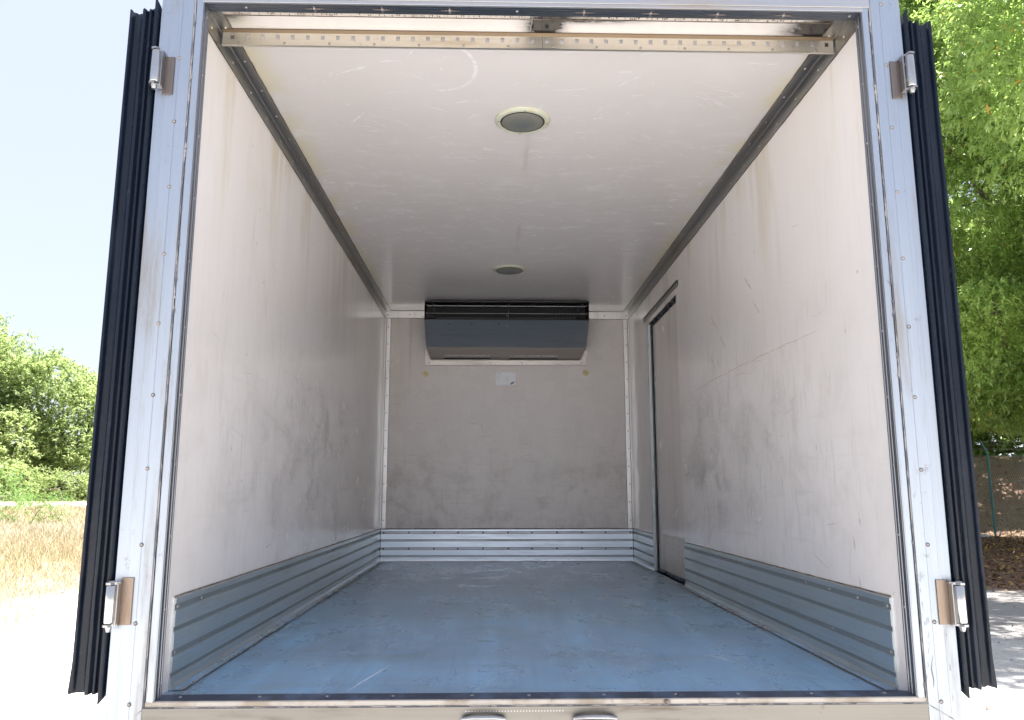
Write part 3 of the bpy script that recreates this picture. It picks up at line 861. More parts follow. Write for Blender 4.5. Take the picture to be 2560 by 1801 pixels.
part(mb, 'door_seal', [MAT['rubber']], sdoor)
mb = MB()     # pale edging of the far jamb, a little bent
n = 40
for i in range(n):
    za, zb_ = .002 + 1.91 * i / n, .002 + 1.91 * (i + 1) / n
    f = lambda z: .003 * math.sin(z * 2.3) - .004 * max(0, 1 - abs(z - .75) * 1.3)
    ya, yb2 = DY1 + f(za), DY1 + f(zb_)
    mb.add([(W2 - .006, ya - .002, za), (W2 - .006, yb2 - .002, zb_), (W2 - .006, yb2 + .030, zb_), (W2 - .006, ya + .030, za), (W2 + .016, ya - .002, za), (W2 + .016, yb2 - .002, zb_)],
           [(0, 1, 2, 3), (4, 5, 1, 0)])
    mb.add([(W2 - .006, ya + .030, za), (W2 - .006, yb2 + .030, zb_), (W2 - .0005, yb2 + .030, zb_), (W2 - .0005, ya + .030, za)], [(0, 1, 2, 3)])
m = M('door_edging', (.60, .64, .64), .4, .3); streaky(m, .6, (20, 20, 5), (.18, .22, .24), 2, .55, .7)
part(mb, 'jamb_edging', [m.done()], sdoor)
mb = MB()
mb.box(XD - .003, XD - .0004, DY0, DY1 - .031, .0285, .288)
MAT['tread_bump'] = M('tread_bump_metal', (.80, .76, .70), .4, .1).done()
for iy in range(26):
    for iz in range(11):
        y = DY0 + .02 + iy * .035; z = .04 + iz * .023
        if y > DY1 - .06 or z > .28: continue
        a = R(62) if (iy + iz) % 2 else R(-62)
        c, s2 = math.cos(a) * .019, math.sin(a) * .019
        mb.add([(XD - .0033, y - c, z - s2), (XD - .0062, y - s2 * .16, z + c * .16), (XD - .0033, y + c, z + s2), (XD - .0042, y + s2 * .16, z - c * .16)], [(0, 1, 2, 3)], 1)
part(mb, 'tread_plate', [alu_mat('tread_metal', (.66, .60, .54), .28, 2, (.35, .3, .25), .4, 61), MAT['tread_bump']], sdoor, label='diamond tread plate at the foot of the side door')
# perforated strip above the side door
mb = MB()
mb.box(W2 - .0115, W2 - .001, 2.68, 3.85, 1.940, 1.944); mb.box(W2 - .0115, W2 - .001, 2.68, 3.85, 1.976, 1.980)
mb.box(W2 - .004, W2 - .001, 2.68, 3.85, 1.944, 1.976, 1)
y = 2.70
while y < 3.84:
    mb.box(W2 - .0075, W2 - .0045, y, y + .022, 1.950, 1.968, 0); y += .038
part(mb, 'perforated_strip', [alu_mat('perforated_metal', (.45, .44, .42), .4, 1, (.2, .17, .13), .6, 71), MAT['black']], label='slotted strip above the side door')

# ------------------------------------------------------------------ cooling unit on the back wall
unit = hub('cooling_unit', 'dark metal evaporator unit under the ceiling at the back')
ux0, ux1 = -.711, .685
mb = MB()
t = .004
mb.extrude([(4.13, 2.024), (4.375, 1.831), (4.379, 1.834), (4.135, 2.028)][::-1], ux0, ux1, 0)            # big sloping face
mb.box(ux0, ux1, 4.1262, 4.1295, 2.022, 2.028, 1)                                                   # folded lip
for x, z in ((-.50, .84), (-.31, .85), (-.08, .85), (-.50, .62), (-.50, .30)):
    yy, zz = 4.375 - .245 * z, 1.831 + .193 * z
    mb.dome((x, yy, zz), (0, -.62, -.78), .0055, .0015, 8, 1)
mb.dome((-.015, 4.375 - .245 * .80, 1.831 + .193 * .80), (0, -.62, -.78), .008, .006, 8, 2)
part(mb, 'housing_face', [MAT['unit'], MAT['black'], MAT['trim']], unit)
mb = MB()     # bottom pan, narrower towards the wall
mb.add([(ux0, 4.3745, 1.8300), (ux1, 4.3745, 1.8300), (.650, 4.562, 1.7545), (-.683, 4.562, 1.7545), (ux0, 4.379, 1.8345), (ux1, 4.379, 1.8345), (.650, 4.564, 1.7600), (-.683, 4.564, 1.7600)],
       [(0, 3, 2, 1), (4, 5, 6, 7), (0, 1, 5, 4), (1, 2, 6, 5), (2, 3, 7, 6), (3, 0, 4, 7)])
for xa, xb2 in ((-.56, -.16), (.02, .44)):
    mb.add([(xa, 4.538, 1.7637), (xb2, 4.538, 1.7637), (xb2 + .02, 4.556, 1.7562), (xa - .02, 4.556, 1.7562)], [(0, 3, 2, 1)], 1)
    mb.add([(xa, 4.487, 1.7838), (xb2, 4.487, 1.7838), (xb2, 4.511, 1.7740), (xa, 4.511, 1.7740)], [(0, 3, 2, 1)], 2)
    for k in range(4): mb.dome((xa + .02 + k * (xb2 - xa - .04) / 3, 4.498, 1.7790), (0, -.35, -.93), .006, .003, 8, 3)
part(mb, 'drain_pan', [MAT['unit_low'], MAT['black'], MAT['trim'], MAT['rivet_dark']], unit)
mb = MB()     # end plates, top, back
for xx, x2 in ((ux0, -.683), (ux1, .650)):
    s_ = 1 if xx < 0 else -1
    sec = [(4.13, 2.185), (4.575, 2.185), (4.575, 1.757), (4.562, 1.757), (4.377, 1.834), (4.133, 2.025)]
    vs = []
    for off in (0, s_ * .003):
        for (y, z) in sec:
            q = 0 if z > 1.82 else 1
            vs.append((xx + off + (x2 - xx) * q, y, z))
    mb.add(vs, [tuple(range(6)), tuple(range(11, 5, -1))] + [(i, (i + 1) % 6, 6 + (i + 1) % 6, 6 + i) for i in range(6)], 0)
    for z in (2.15, 2.08): mb.dome((xx + s_ * .02, 4.129, z), (0, -1, 0), .005, .003, 8, 1)
mb.box(ux0 + .003, ux1 - .003, 4.131, 4.575, 2.182, 2.185)
mb.box(ux0 + .004, ux1 - .004, 4.36, 4.363, 1.85, 2.18, 0)     # inner dark coil face
part(mb, 'housing_shell', [MAT['black'], MAT['rivet']], unit)
mb = MB()     # front rails of the intake
mb.box(ux0, ux1, 4.124, 4.1305, 2.176, 2.187)
mb.box(ux0 + .02, ux1 - .02, 4.150, 4.153, 2.144, 2.151, 1)
for x in (-.64, -.43, -.21, -.0, .2, .42, .63): mb.dome((x, 4.150, 2.148), (0, -1, 0), .006, .004, 8, 2); mb.box(x - .004, x + .004, 4.150, 4.154, 2.153, 2.172, 0)
part(mb, 'intake_rail', [M('rail_black', (.02, .021, .025), .4).done(), MAT['jamb'], MAT['rivet_dark']], unit)
mb = MB()     # guard wires
mb.box(ux0 + .004, ux1 - .004, 4.16, 4.164, 2.083, 2.087, 0)
mb.tube([(ux0 + .10, 4.17, 2.046), (.02, 4.17, 2.047), (ux1 - .12, 4.17, 2.052)], .0018, 6)
mb.tube([(-.0, 4.14, 2.02), (-.0, 4.14, 2.115)], .0020, 6)
mb.tube([(ux1 - .12, 4.16, 2.03), (ux1 - .12, 4.16, 2.07)], .0018, 6)
mb.tube([(ux1 - .09, 4.16, 2.10), (ux1 - .09, 4.16, 2.17)], .0018, 6); mb.tube([(ux0 + .08, 4.16, 2.10), (ux0 + .08, 4.16, 2.17)], .0018, 6)
mb.dome((-.012, 4.14, 2.062), (0, -1, 0), .009, .008, 8)
mb.tube([(ux0 + .03 + .05 * math.cos(a), 4.17, 2.05 + .012 * math.sin(a)) for a in np.linspace(.3, 2.9, 10)], .0018, 6)
part(mb, 'guard_wire', [MAT['wire']], unit)
mb = MB()
mb.quad((ux0 + .01, 4.3, 2.03), (ux1 - .01, 4.3, 2.03), (ux1 - .01, 4.3, 2.17), (ux0 + .01, 4.3, 2.17))
for k in range(46): mb.box(-.69 + k * .030, -.689 + k * .030, 4.292, 4.2995, 2.035, 2.165)
part(mb, 'evaporator_coil', [M('coil_dark', (.006, .007, .009), .6).done()], unit)
mb = MB()     # mounting flange round the foot of the unit
mb.add([(-.734, L - .004, 1.703), (.701, L - .004, 1.712), (.664, L - .004, 1.753), (-.690, L - .004, 1.749)], [(0, 1, 2, 3)])
mb.add([(-.734, L - .004, 1.703), (-.690, L - .004, 1.749), (-.715, L - .004, 1.83), (-.740, L - .004, 1.86)], [(0, 1, 2, 3)])
mb.add([(.701, L - .004, 1.712), (.716, L - .004, 1.86), (.690, L - .004, 1.83), (.664, L - .004, 1.753)], [(0, 1, 2, 3)])
for x in (-.70, -.15, .13, .66): mb.dome((x, L - .004, 1.728), (0, -1, 0), .006, .004, 8, 1)
mb.ribbon([(-.734 + 1.435 * i / 30, L - .0048, 1.702 + .009 * i / 30) for i in range(31)], .004, (0, -1, 0), 2, False)
part(mb, 'mounting_flange', [MAT['unit_low'], MAT['rivet_dark'], MAT['grime']], unit)

# washers, notice
m = M('brass_zinc', (.42, .33, .18), .35, .9); m.mix(m.noise((60, 60, 60), 3).step(.45, .6) * .7, (.45, .30, .22)); MAT['brass'] = m.done()
for x, z, lab in ((-.732, 1.628, 'left brass wall bolt'), (.703, 1.642, 'right brass wall bolt')):
    mb = MB()
    mb.tube([(x, L - .0006, z), (x, L - .003, z)], .0285, 24)
    mb.tube([(x, L - .003, z), (x, L - .0045, z)], .020, 20, 1); mb.tube([(x, L - .0045, z), (x, L - .012, z)], .0125, 6, 0)
    mb.dome((x, L - .012, z), (0, -1, 0), .007, .004, 10, 1)
    part(mb, 'wall_bolt', [MAT['brass'], M('bolt_green', (.30, .36, .20), .4, .6).done()], label=lab)
mb = MB()
mb.box(-.103, .074, L - .0016, L - .0007, 1.525, 1.645)
yy = L - .0019
def tx(x, z, w, h=.0022, mi=1): mb.quad((x, yy, z), (x + w, yy, z), (x + w, yy, z + h), (x, yy, z + h), mi=mi)
random.seed(8)
tx(-.094, 1.631, .036, .0035); tx(.052, 1.632, .012, .0025)
for k, (a, b) in enumerate(((1.614, .04), (1.607, .03), (1.594, .035), (1.586, .02))):
    x = -.094
    while x < -.094 + b: w = random.uniform(.003, .008); tx(x, a, w, .0018); x += w + .002
for k in range(5):
    x = -.022
    while x < .004 + random.uniform(0, .012): w = random.uniform(.003, .008); tx(x, 1.604 - k * .009, w, .0018); x += w + .002
tx(-.05, 1.531, .05, .0018); tx(.01, 1.531, .03, .0018)
c0 = Vector((.044, yy - .0002, 1.547))
mb.add([c0 + Vector((.017 * math.cos(a) * (1 + .1 * math.sin(3 * a)) + .004 * math.sin(a), 0, .0115 * math.sin(a) + .006 * math.cos(a))) for a in np.linspace(0, 2 * math.pi, 18, endpoint=False)], [tuple(range(18))], 2)
part(mb, 'paper_notice', [M('paper_white', (.90, .92, .95), .5).done(), M('ink_grey', (.42, .46, .52), .7).done(), M('smudge_ink', (.16, .18, .19), .7).done()], label='white paper notice with a dark thumb smudge')

# ceiling lamps
def lamp(cx, cy, label):
    h = hub('ceiling_light', label)
    def ring(mb, r0, r1, z0, z1, mi=0, n=40):
        vs = []
        for i in range(n):
            a = 2 * math.pi * i / n
            for r, z in ((r0, z0), (r1, z1)): vs.append((cx + r * math.cos(a), cy + r * math.sin(a), z))
        mb.add(vs, [(2 * i, (2 * i + 2) % (2 * n), (2 * i + 3) % (2 * n), 2 * i + 1) for i in range(n)], mi, True)
    mb = MB()
    ring(mb, .1215, .1195, H - .0006, H - .007); ring(mb, .1195, .112, H - .007, H - .012); ring(mb, .112, .099, H - .012, H - .0125); ring(mb, .099, .0965, H - .0125, H - .006)
    for k in range(4):
        a = R(90 * k + 4); mb.dome((cx + .108 * math.cos(a), cy + .108 * math.sin(a), H - .0122), (0, 0, -1), .0042, .002, 8, 1)
    m = M('lamp_bezel_plastic', (.55, .56, .44), .45); m.mix(m.noise((30, 30, 30), 4).step(.5, .65) * .4, (.60, .45, .20))
    part(mb, 'lamp_bezel', [m.done(), MAT['rivet_dark']], h)
    mb = MB(); ring(mb, .0975, .0925, H - .010, H - .0135); ring(mb, .0925, .0915, H - .0135, H - .011)
    part(mb, 'lamp_seal', [MAT['black']], h)
    mb = MB()
    rs = (.0920, .080, .06, .035, .012); zz = (.0115, .0165, .021, .0235, .0245)
    for i in range(4): ring(mb, rs[i], rs[i + 1], H - zz[i], H - zz[i + 1])
    ring(mb, .012, .0, H - zz[4], H - .0246)
    m = M('lamp_lens_frosted', (.20, .195, .165), .28, 0, .5)
    d = (((m.x - cx) * (m.x - cx) + (m.y - cy) * (m.y - cy)) / .0026)
    m.mix((d * -1.0)._m('EXPONENT') * .6, (.075, .105, .13)); m.mix(m.noise((60, 60, 9), 5, .6).step(.4, .7) * .25, (.12, .12, .11))
    part(mb, 'lamp_lens', [m.done()], h)
lamp(-.002, .890, 'nearer round ceiling light'); lamp(-.011, 3.232, 'farther round ceiling light')

# ------------------------------------------------------------------ chassis and wheels under the body
mb = MB()
for x in (-.43, .43): mb.box(x - .04, x + .04, .25, L + .9, -.30, -.08)
for y in (.3, 1.2, 2.1, 3.0, 3.9): mb.box(-1.1, 1.1, y, y + .06, -.079, -.071); mb.box(-.39, .39, y, y + .06, -.25, -.12)
mb.tube([(-1.0, 1.5, -.52), (1.0, 1.5, -.52)], .07, 12); mb.box(-.5, .5, 1.35, 1.65, -.45, -.30)
part(mb, 'chassis', [MAT['chassis']], bevel=.003)
for x in (-1.0, -.70, .70, 1.0):
    h = hub('wheel')
    mb = MB(); cy, cz, r = 1.5, -.525, .425
    mb.tube([(x - .11, cy, cz), (x - .10, cy, cz), (x - .06, cy, cz), (x + .06, cy, cz), (x + .10, cy, cz), (x + .11, cy, cz)], [.26, .40, r, r, .40, .26], 36)
    part(mb, 'tyre', [MAT['tyre']], h)
    mb = MB(); mb.tube([(x - .112, cy, cz), (x - .09, cy, cz), (x + .09, cy, cz), (x + .112, cy, cz)], [.25, .22, .22, .25], 30); part(mb, 'rim', [MAT['trim']], h)
mb = MB()


for xm in (-.9, .9):
    mb = MB(); mb.box(xm - .2, xm + .2, .92, .926, -.75, -.12); part(mb, 'mud_flap', [MAT['tyre']])
# ================================================================== the place around
def smooth(t): t = np.clip(t, 0, 1); return t * t * (3 - 2 * t)
def ground_z(x, y):
    x = np.asarray(x, float); y = np.asarray(y, float)
    d = np.hypot(x, y)
    z = -.95 + .98 * smooth((d - 12) / 38) * (x < 5) 
    z = z + .17 * smooth((y - 8) / 14) * smooth((x - 3) / 5)
    bank = smooth((y - 23.0) / 9.0) * smooth((x - 3) / 7) * (x > 3)
    z = z + 2.9 * bank
    z = z + .015 * np.sin(x * 1.3 + y * .4) * np.sin(y * .9) * smooth((d - 3) / 4)
    return z
xs = np.concatenate([np.linspace(-900, -80, 14), np.linspace(-76, -30, 24), np.linspace(-29, 30, 119), np.linspace(32, 80, 25), np.linspace(100, 900, 12)])
ys = np.concatenate([np.linspace(-900, -60, 12), np.linspace(-55, -12, 16), np.linspace(-11, 48, 119), np.linspace(50, 110, 31), np.linspace(120, 1500, 16)])
XX, YY = np.meshgrid(xs, ys)
V = np.stack([XX, YY, ground_z(XX, YY)], -1).reshape(-1, 3)
nx, ny = len(xs), len(ys)
ii = np.arange(nx - 1)[None, :] + nx * np.arange(ny - 1)[:, None]
F = np.stack([ii, ii + 1, ii + nx + 1, ii + nx], -1).reshape(-1, 4)
m = M('sandy_ground', (.57, .555, .54), .95, 0, .2)
m.mix(m.noise(.6, 8, .7).step(.4, .62) * .7, (.40, .37, .33))
m.mix(m.noise(26, 6, .8).step(.48, .62) * .6, (.26, .235, .21))
m.mix(m.noise((7, 7, 7), 6, .8, 0, 5).step(.56, .7) * .35, (.60, .57, .52))
dirt_shade = ((m.x * .3 + m.y).step(6.6, 9.0) * m.x.step(3.5, 5.0) + (m.noise((1.3, 1.3, 1), 5, .7, 0, 6) - .5) * .6 * m.x.step(3.5, 5.0)).step(.3, .7)  # browner soil towards the fence, darkened further to deepen the tree shade
m.mix(dirt_shade * .75, (.24, .215, .20))
m.mix(dirt_shade * m.noise((40, 40, 40), 4, .8, 0, 3).step(.55, .7) * .5, (.42, .39, .36))
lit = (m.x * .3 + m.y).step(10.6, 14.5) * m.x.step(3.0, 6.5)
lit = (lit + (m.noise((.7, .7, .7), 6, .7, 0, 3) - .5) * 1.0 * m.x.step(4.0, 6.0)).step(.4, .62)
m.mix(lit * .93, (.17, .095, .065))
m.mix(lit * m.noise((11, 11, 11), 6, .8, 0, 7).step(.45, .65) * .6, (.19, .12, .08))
dry = (m.x + m.y * .23).step(-4.2, -5.2) * m.y.step(6, 8)
m.mix(dry * .8, (.36, .29, .18))
m.bump(m.noise(18, 6, .75), .6, .02)
m.bump(m.noise(90, 3, .7, 0, 4), .5, .006)
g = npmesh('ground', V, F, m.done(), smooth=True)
tag(g, kind='structure')

# distant sandy path crossing behind the dry grass
def lerp(a, b, t): return a + (b - a) * t
n = 60
A0 = np.array([[-42, 22], [-30, 29.5], [-20, 37.0], [-8, 45.5], [8, 55]]); 
tt = np.linspace(0, 4, n)
cxp = np.interp(tt, range(5), A0[:, 0]); cyp = np.interp(tt, range(5), A0[:, 1])
dx, dy = np.gradient(cxp), np.gradient(cyp); ln = np.hypot(dx, dy); nxp, nyp = -dy / ln, dx / ln
rows = []
for w in (-2.6, -1.3, 0, 1.3, 2.6):
    xx = cxp + nxp * w; yy_ = cyp + nyp * w
    rows.append(np.stack([xx, yy_, ground_z(xx, yy_) + .03], -1))
V = np.stack(rows, 1).reshape(-1, 3)
i5 = (np.arange(n - 1)[:, None] * 5 + np.arange(4)[None]).reshape(-1)
F = np.stack([i5, i5 + 5, i5 + 6, i5 + 1], -1)
m = M('pale_path', (.62, .59, .55), .95, 0, .2); m.mix(m.noise(2, 6, .7).step(.4, .7) * .4, (.5, .46, .41))
tag(npmesh('path', V, F, m.done(), smooth=True), kind='structure')

# ---- leaves
def leaf_mat(name, dark, mid, light, sheen=.35, trans=.35):
    mt = bpy.data.materials.new(name); mt.use_nodes = True; t = mt.node_tree; p = t.nodes['Principled BSDF']
    at = t.nodes.new('ShaderNodeAttribute'); at.attribute_name = 'tint'
    cr = t.nodes.new('ShaderNodeValToRGB')
    e = cr.color_ramp.elements
    e[0].position = 0; e[0].color = (*dark, 1); e[1].position = .8; e[1].color = (*light, 1)
    x = e.new(.4); x.color = (*mid, 1)
    x = e.new(.94); x.color = (light[0] * 1.5, light[1] * 1.15, light[2], 1)
    x = e.new(.985); x.color = (.42, .26, .05, 1)
    t.links.new(at.outputs['Fac'], cr.inputs[0]); t.links.new(cr.outputs[0], p.inputs['Base Color'])
    p.inputs['Roughness'].default_value = sheen; p.inputs['Specular IOR Level'].default_value = .5
    tr = t.nodes.new('ShaderNodeBsdfTranslucent'); mx = t.nodes.new('ShaderNodeMixShader'); mx.inputs[0].default_value = trans
    hsv = t.nodes.new('ShaderNodeHueSaturation'); hsv.inputs['Value'].default_value = 2.0; hsv.inputs['Hue'].default_value = .485
    t.links.new(cr.outputs[0], hsv.inputs['Color']); t.links.new(hsv.outputs[0], tr.inputs[0])
    t.links.new(p.outputs[0], mx.inputs[1]); t.links.new(tr.outputs[0], mx.inputs[2]); t.links.new(mx.outputs[0], t.nodes['Material Output'].inputs[0])
    return mt
def unit_rand(n):
    v = rng.normal(size=(n, 3)); return v / np.linalg.norm(v, axis=1, keepdims=True)
def norm(v): return v / (np.linalg.norm(v, axis=-1, keepdims=True) + 1e-9)
def shoots(C, D, per, llen, wid, spread=.9, tipl=.5, droop=.15):
    """C (n,3) shoot bases, D (n,3) directions -> leaf quads; returns V, F, shoot index"""
    n = len(C)
    t = rng.uniform(0, 1, (n, per)) * tipl * (.7 + .6 * rng.random((n, 1)))
    base = C[:, None] + D[:, None] * t[..., None]
    rnd = unit_rand(n * per).reshape(n, per, 3)
    d = norm(D[:, None] * .75 + rnd * spread + np.array([0, 0, -droop]))
    l = llen * rng.uniform(.6, 1.25, (n, per, 1))
    side = norm(np.cross(d, unit_rand(n * per).reshape(n, per, 3) * .7 + np.array([0, 0, 1.0])))
    nn = np.cross(side, d)
    w = l * wid
    mid = base + d * l * .5 - nn * l * .05
    tip = base + d * l - nn * l * .12 + np.array([0, 0, -1.0]) * l * droop
    V = np.stack([base, mid + side * w, tip, mid - side * w], 2).reshape(-1, 3)
    F = np.arange(len(V)).reshape(-1, 4)
    return V, F, np.repeat(np.arange(n), per)
def crown_points(lobes, dens, cam_bias=True, inner=.72):
    """sample shoots over lobed shells, thinning those deep in a neighbour or turned away from the truck"""
    Cs, Ns, Ls = [], [], []
    lobes = np.array(lobes, float)
    for k, (cx, cy, cz, rx, ry, rz) in enumerate(lobes):
        area = 4 * math.pi * ((rx * ry) ** 1.6 / 3 + (rx * rz) ** 1.6 / 3 + (ry * rz) ** 1.6 / 3) ** (1 / 1.6)
        n = int(area * dens)
        u = unit_rand(n); rr = inner + (1.06 - inner) * rng.random((n, 1)) ** .6
        bump_ = 1 + .16 * np.sin(u[:, :1] * 5 + k) * np.sin(u[:, 1:2] * 6 + 2 * k) + .12 * np.sin(u[:, 2:3] * 9 + k * 3)
        P = np.array([cx, cy, cz]) + u * rr * bump_ * np.array([rx, ry, rz])
        N = norm(u / np.array([rx, ry, rz]))
        keep = np.ones(n, bool)
        for j, q in enumerate(lobes):
            if j == k: continue
            dd = (((P - q[:3]) / q[3:]) ** 2).sum(1)
            keep &= dd > .55
        if cam_bias:
            back = (N * norm(np.array([0, -2.3, .6]) - P)).sum(1) < -.25
            keep &= ~(back & (rng.random(n) < .7))
        Cs.append(P[keep]); Ns.append(N[keep]); Ls.append(np.full(keep.sum(), k))
    return np.concatenate(Cs), np.concatenate(Ns), np.concatenate(Ls)
def patch(P, s):   # soft light/dark clumps
    return .5 + .25 * np.sin(P[:, 0] * s + 1.3 * np.sin(P[:, 2] * s * .8)) + .25 * np.sin(P[:, 2] * s * 1.4 + P[:, 1] * s * .6)

def bark_mat():
    m = M('bark', (.20, .165, .13), .9); m.mix(m.noise((14, 14, 4), 6, .7).step(.4, .7) * .7, (.10, .08, .065)); m.bump(m.noise((30, 30, 8), 5, .7), .6, .02); return m.done()
BARK = bark_mat()
def limb(mb, a, b, r0, r1, n=7, wob=.25):
    a, b = Vector(a), Vector(b); d = b - a; o1 = d.orthogonal().normalized(); o2 = d.normalized().cross(o1)
    p1, p2 = random.uniform(0, 6), random.uniform(0, 6); L_ = d.length
    pts = [a + d * (i / n) + (o1 * math.sin(p1 + 3.2 * i / n) - o1 * math.sin(p1) * (1 - i / n) - o1 * math.sin(p1 + 3.2) * (i / n) + o2 * (math.sin(p2 + 4 * i / n) - math.sin(p2) * (1 - i / n) - math.sin(p2 + 4) * (i / n))) * wob * L_ * .3 for i in range(n + 1)]
    mb.tube(pts, [r0 + (r1 - r0) * i / n for i in range(n + 1)], 8)
    return pts
def tree(name, base, lobes, dens, per, llen, wid, mat, label, group=None, cat='tree', trunk_r=.22, nforks=6, flowers=0, tiplen=.35, cam_bias=True, tint_gain=1.0, dead=.006):
    z0 = float(ground_z(base[0], base[1]))
    root = empty(name, (base[0], base[1], z0)); tag(root, label, cat, group)
    off = Vector((base[0], base[1], z0))
    mb = MB()
    lob = sorted(lobes, key=lambda q: q[2])
    ztop = lob[0][2]
    fork = (base[0] + random.uniform(-.3, .3), base[1] + random.uniform(-.3, .3), max(z0 + .6, ztop * .5 + z0 * .5))
    limb(mb, (base[0], base[1], z0 - .1), fork, trunk_r * 1.25, trunk_r * .85, 6, .15)
    for q in lob:
        e = (q[0] + random.uniform(-.3, .3) * q[3], q[1] + random.uniform(-.3, .3) * q[4], q[2] + q[5] * .4)
        pts = limb(mb, fork, e, trunk_r * .55, trunk_r * .12, 8, .3)
        for k in range(nforks):
            p = pts[random.randint(3, 8)]; u = Vector((random.gauss(0, 1), random.gauss(-.4, 1), random.gauss(.2, .8))).normalized()
            limb(mb, p, p + Vector((u.x * q[3], u.y * q[4], u.z * q[5])) * .85, trunk_r * .16, trunk_r * .03, 5, .4)
    mb.v = [(v[0] - off.x, v[1] - off.y, v[2] - off.z) for v in mb.v]
    mb.build('trunk', BARK, root)
    C, N, K = crown_points(lobes, dens, cam_bias)
    D = norm(N * .7 + unit_rand(len(C)) * .6 + np.array([0, 0, .35]))
    V, F, S_ = shoots(C, D, per, llen, wid, tipl=tiplen)
    kt = rng.uniform(-.08, .08, len(lobes))
    tint = (.18 + .50 * patch(C, 1.7 / max(llen * 10, .9))[S_] + kt[K][S_] + rng.normal(0, .10, len(F))) * tint_gain
    r_ = rng.random(len(F)); tint = np.clip(tint, 0, .86); tint[r_ > 1 - dead * (llen < .2)] = 1.0
    V = V - np.array([off.x, off.y, off.z])
    npmesh('crown', V, F, mat, root, tint)
    if flowers:
        ksel = rng.choice(len(C), flowers, replace=False)
        Cf = C[ksel] + N[ksel] * .12 + np.array([0, 0, .1])
        rep = 60
        P = Cf[:, None] + rng.normal(0, 1, (flowers, rep, 3)) * np.array([.09, .09, .13])
        P = P.reshape(-1, 3); d = unit_rand(len(P)); s2 = norm(np.cross(d, unit_rand(len(P)))); q = .016
        V = np.stack([P, P + d * q + s2 * q * .6, P + d * q * 2, P + d * q - s2 * q * .6], 1).reshape(-1, 3) - np.array([off.x, off.y, off.z])
        F = np.arange(len(V)).reshape(-1, 4)
        npmesh('blossom', V, F, FLOWER, root, np.repeat(rng.random(flowers), rep))
    return root
fm = bpy.data.materials.new('cream_blossom'); fm.use_nodes = True
at = fm.node_tree.nodes.new('ShaderNodeAttribute'); at.attribute_name = 'tint'; cr = fm.node_tree.nodes.new('ShaderNodeValToRGB')
cr.color_ramp.elements[0].color = (.42, .42, .16, 1); cr.color_ramp.elements[1].color = (.46, .31, .09, 1)
fm.node_tree.links.new(at.outputs['Fac'], cr.inputs[0]); fm.node_tree.links.new(cr.outputs[0], fm.node_tree.nodes['Principled BSDF'].inputs['Base Color'])
fm.node_tree.nodes['Principled BSDF'].inputs['Roughness'].default_value = .8
FLOWER = fm
LEAF_R = leaf_mat('willow_leaf', (.11, .17, .045), (.20, .31, .08), (.33, .45, .14), .28, .45)
LEAF_L = leaf_mat('far_leaf', (.13, .18, .07), (.21, .28, .105), (.30, .36, .16), .6, .5)
LEAF_W = leaf_mat('weed_leaf', (.06, .12, .03), (.12, .22, .06), (.20, .32, .10), .4, .4)

random.seed(31); rng = np.random.default_rng(31)
# big trees on the right, crowns hanging over the fence
GR = 'large trees over the wire fence'
tree('broadleaf_tree', (16.4, 20.3), [(13.2, 16.4, 4.3, 3.0, 2.6, 2.2), (15.6, 16.0, 7.6, 3.4, 2.8, 2.9), (12.4, 16.6, 8.4, 2.8, 2.4, 2.6), (13.8, 16.0, 11.8, 3.0, 2.6, 2.6), (10.6, 17.6, 11.4, 2.6, 2.4, 2.3), (16.6, 17.0, 4.2, 2.4, 2.4, 1.9), (12.6, 17.4, 14.6, 2.8, 2.4, 2.0)],
     120, 14, .12, .16, LEAF_R, 'tall leafy green tree with cream blossom in front of the wire fence', None, flowers=150, trunk_r=.2, tiplen=.30)
tree('broadleaf_tree', (11.0, 24.5), [(9.6, 21.6, 4.6, 3.2, 2.8, 2.6), (10.2, 21.4, 8.6, 3.2, 2.8, 2.8), (9.0, 21.6, 12.8, 3.0, 2.8, 2.6), (14.2, 22.2, 5.4, 3.0, 2.4, 2.4), (16.0, 23.0, 9.6, 3.4, 2.6, 3.0), (14.6, 22.6, 14.0, 3.4, 2.8, 2.8)],
     50, 13, .17, .18, LEAF_R, 'shaded tree filling the gaps behind the blossoming tree on the right', None, trunk_r=.22, tiplen=.34)
tree('broadleaf_tree', (21.6, 20.0), [(20.2, 17.0, 4.6, 3.0, 2.8, 2.6), (20.6, 16.6, 8.8, 3.2, 3.0, 3.0), (19.2, 17.0, 12.6, 3.2, 2.8, 2.8)],
     14, 12, .14, .16, LEAF_R, 'green tree at the far right end of the wire fence', None, trunk_r=.2, tiplen=.34)
# near bough reaching in from the right
tree('leafy_shrub', (13.9, 13.4), [(12.6, 12.2, 3.15, 1.2, 1.0, .62), (13.4, 12.4, 4.1, 1.2, 1.0, .8), (12.5, 12.0, 2.3, .8, .7, .42), (14.2, 12.8, 3.2, 1.2, 1.0, .8)],
     60, 13, .12, .15, LEAF_W, 'bright green sapling bough standing out in front of the tall trees', None, 'shrub', trunk_r=.06, flowers=20, tiplen=.26)

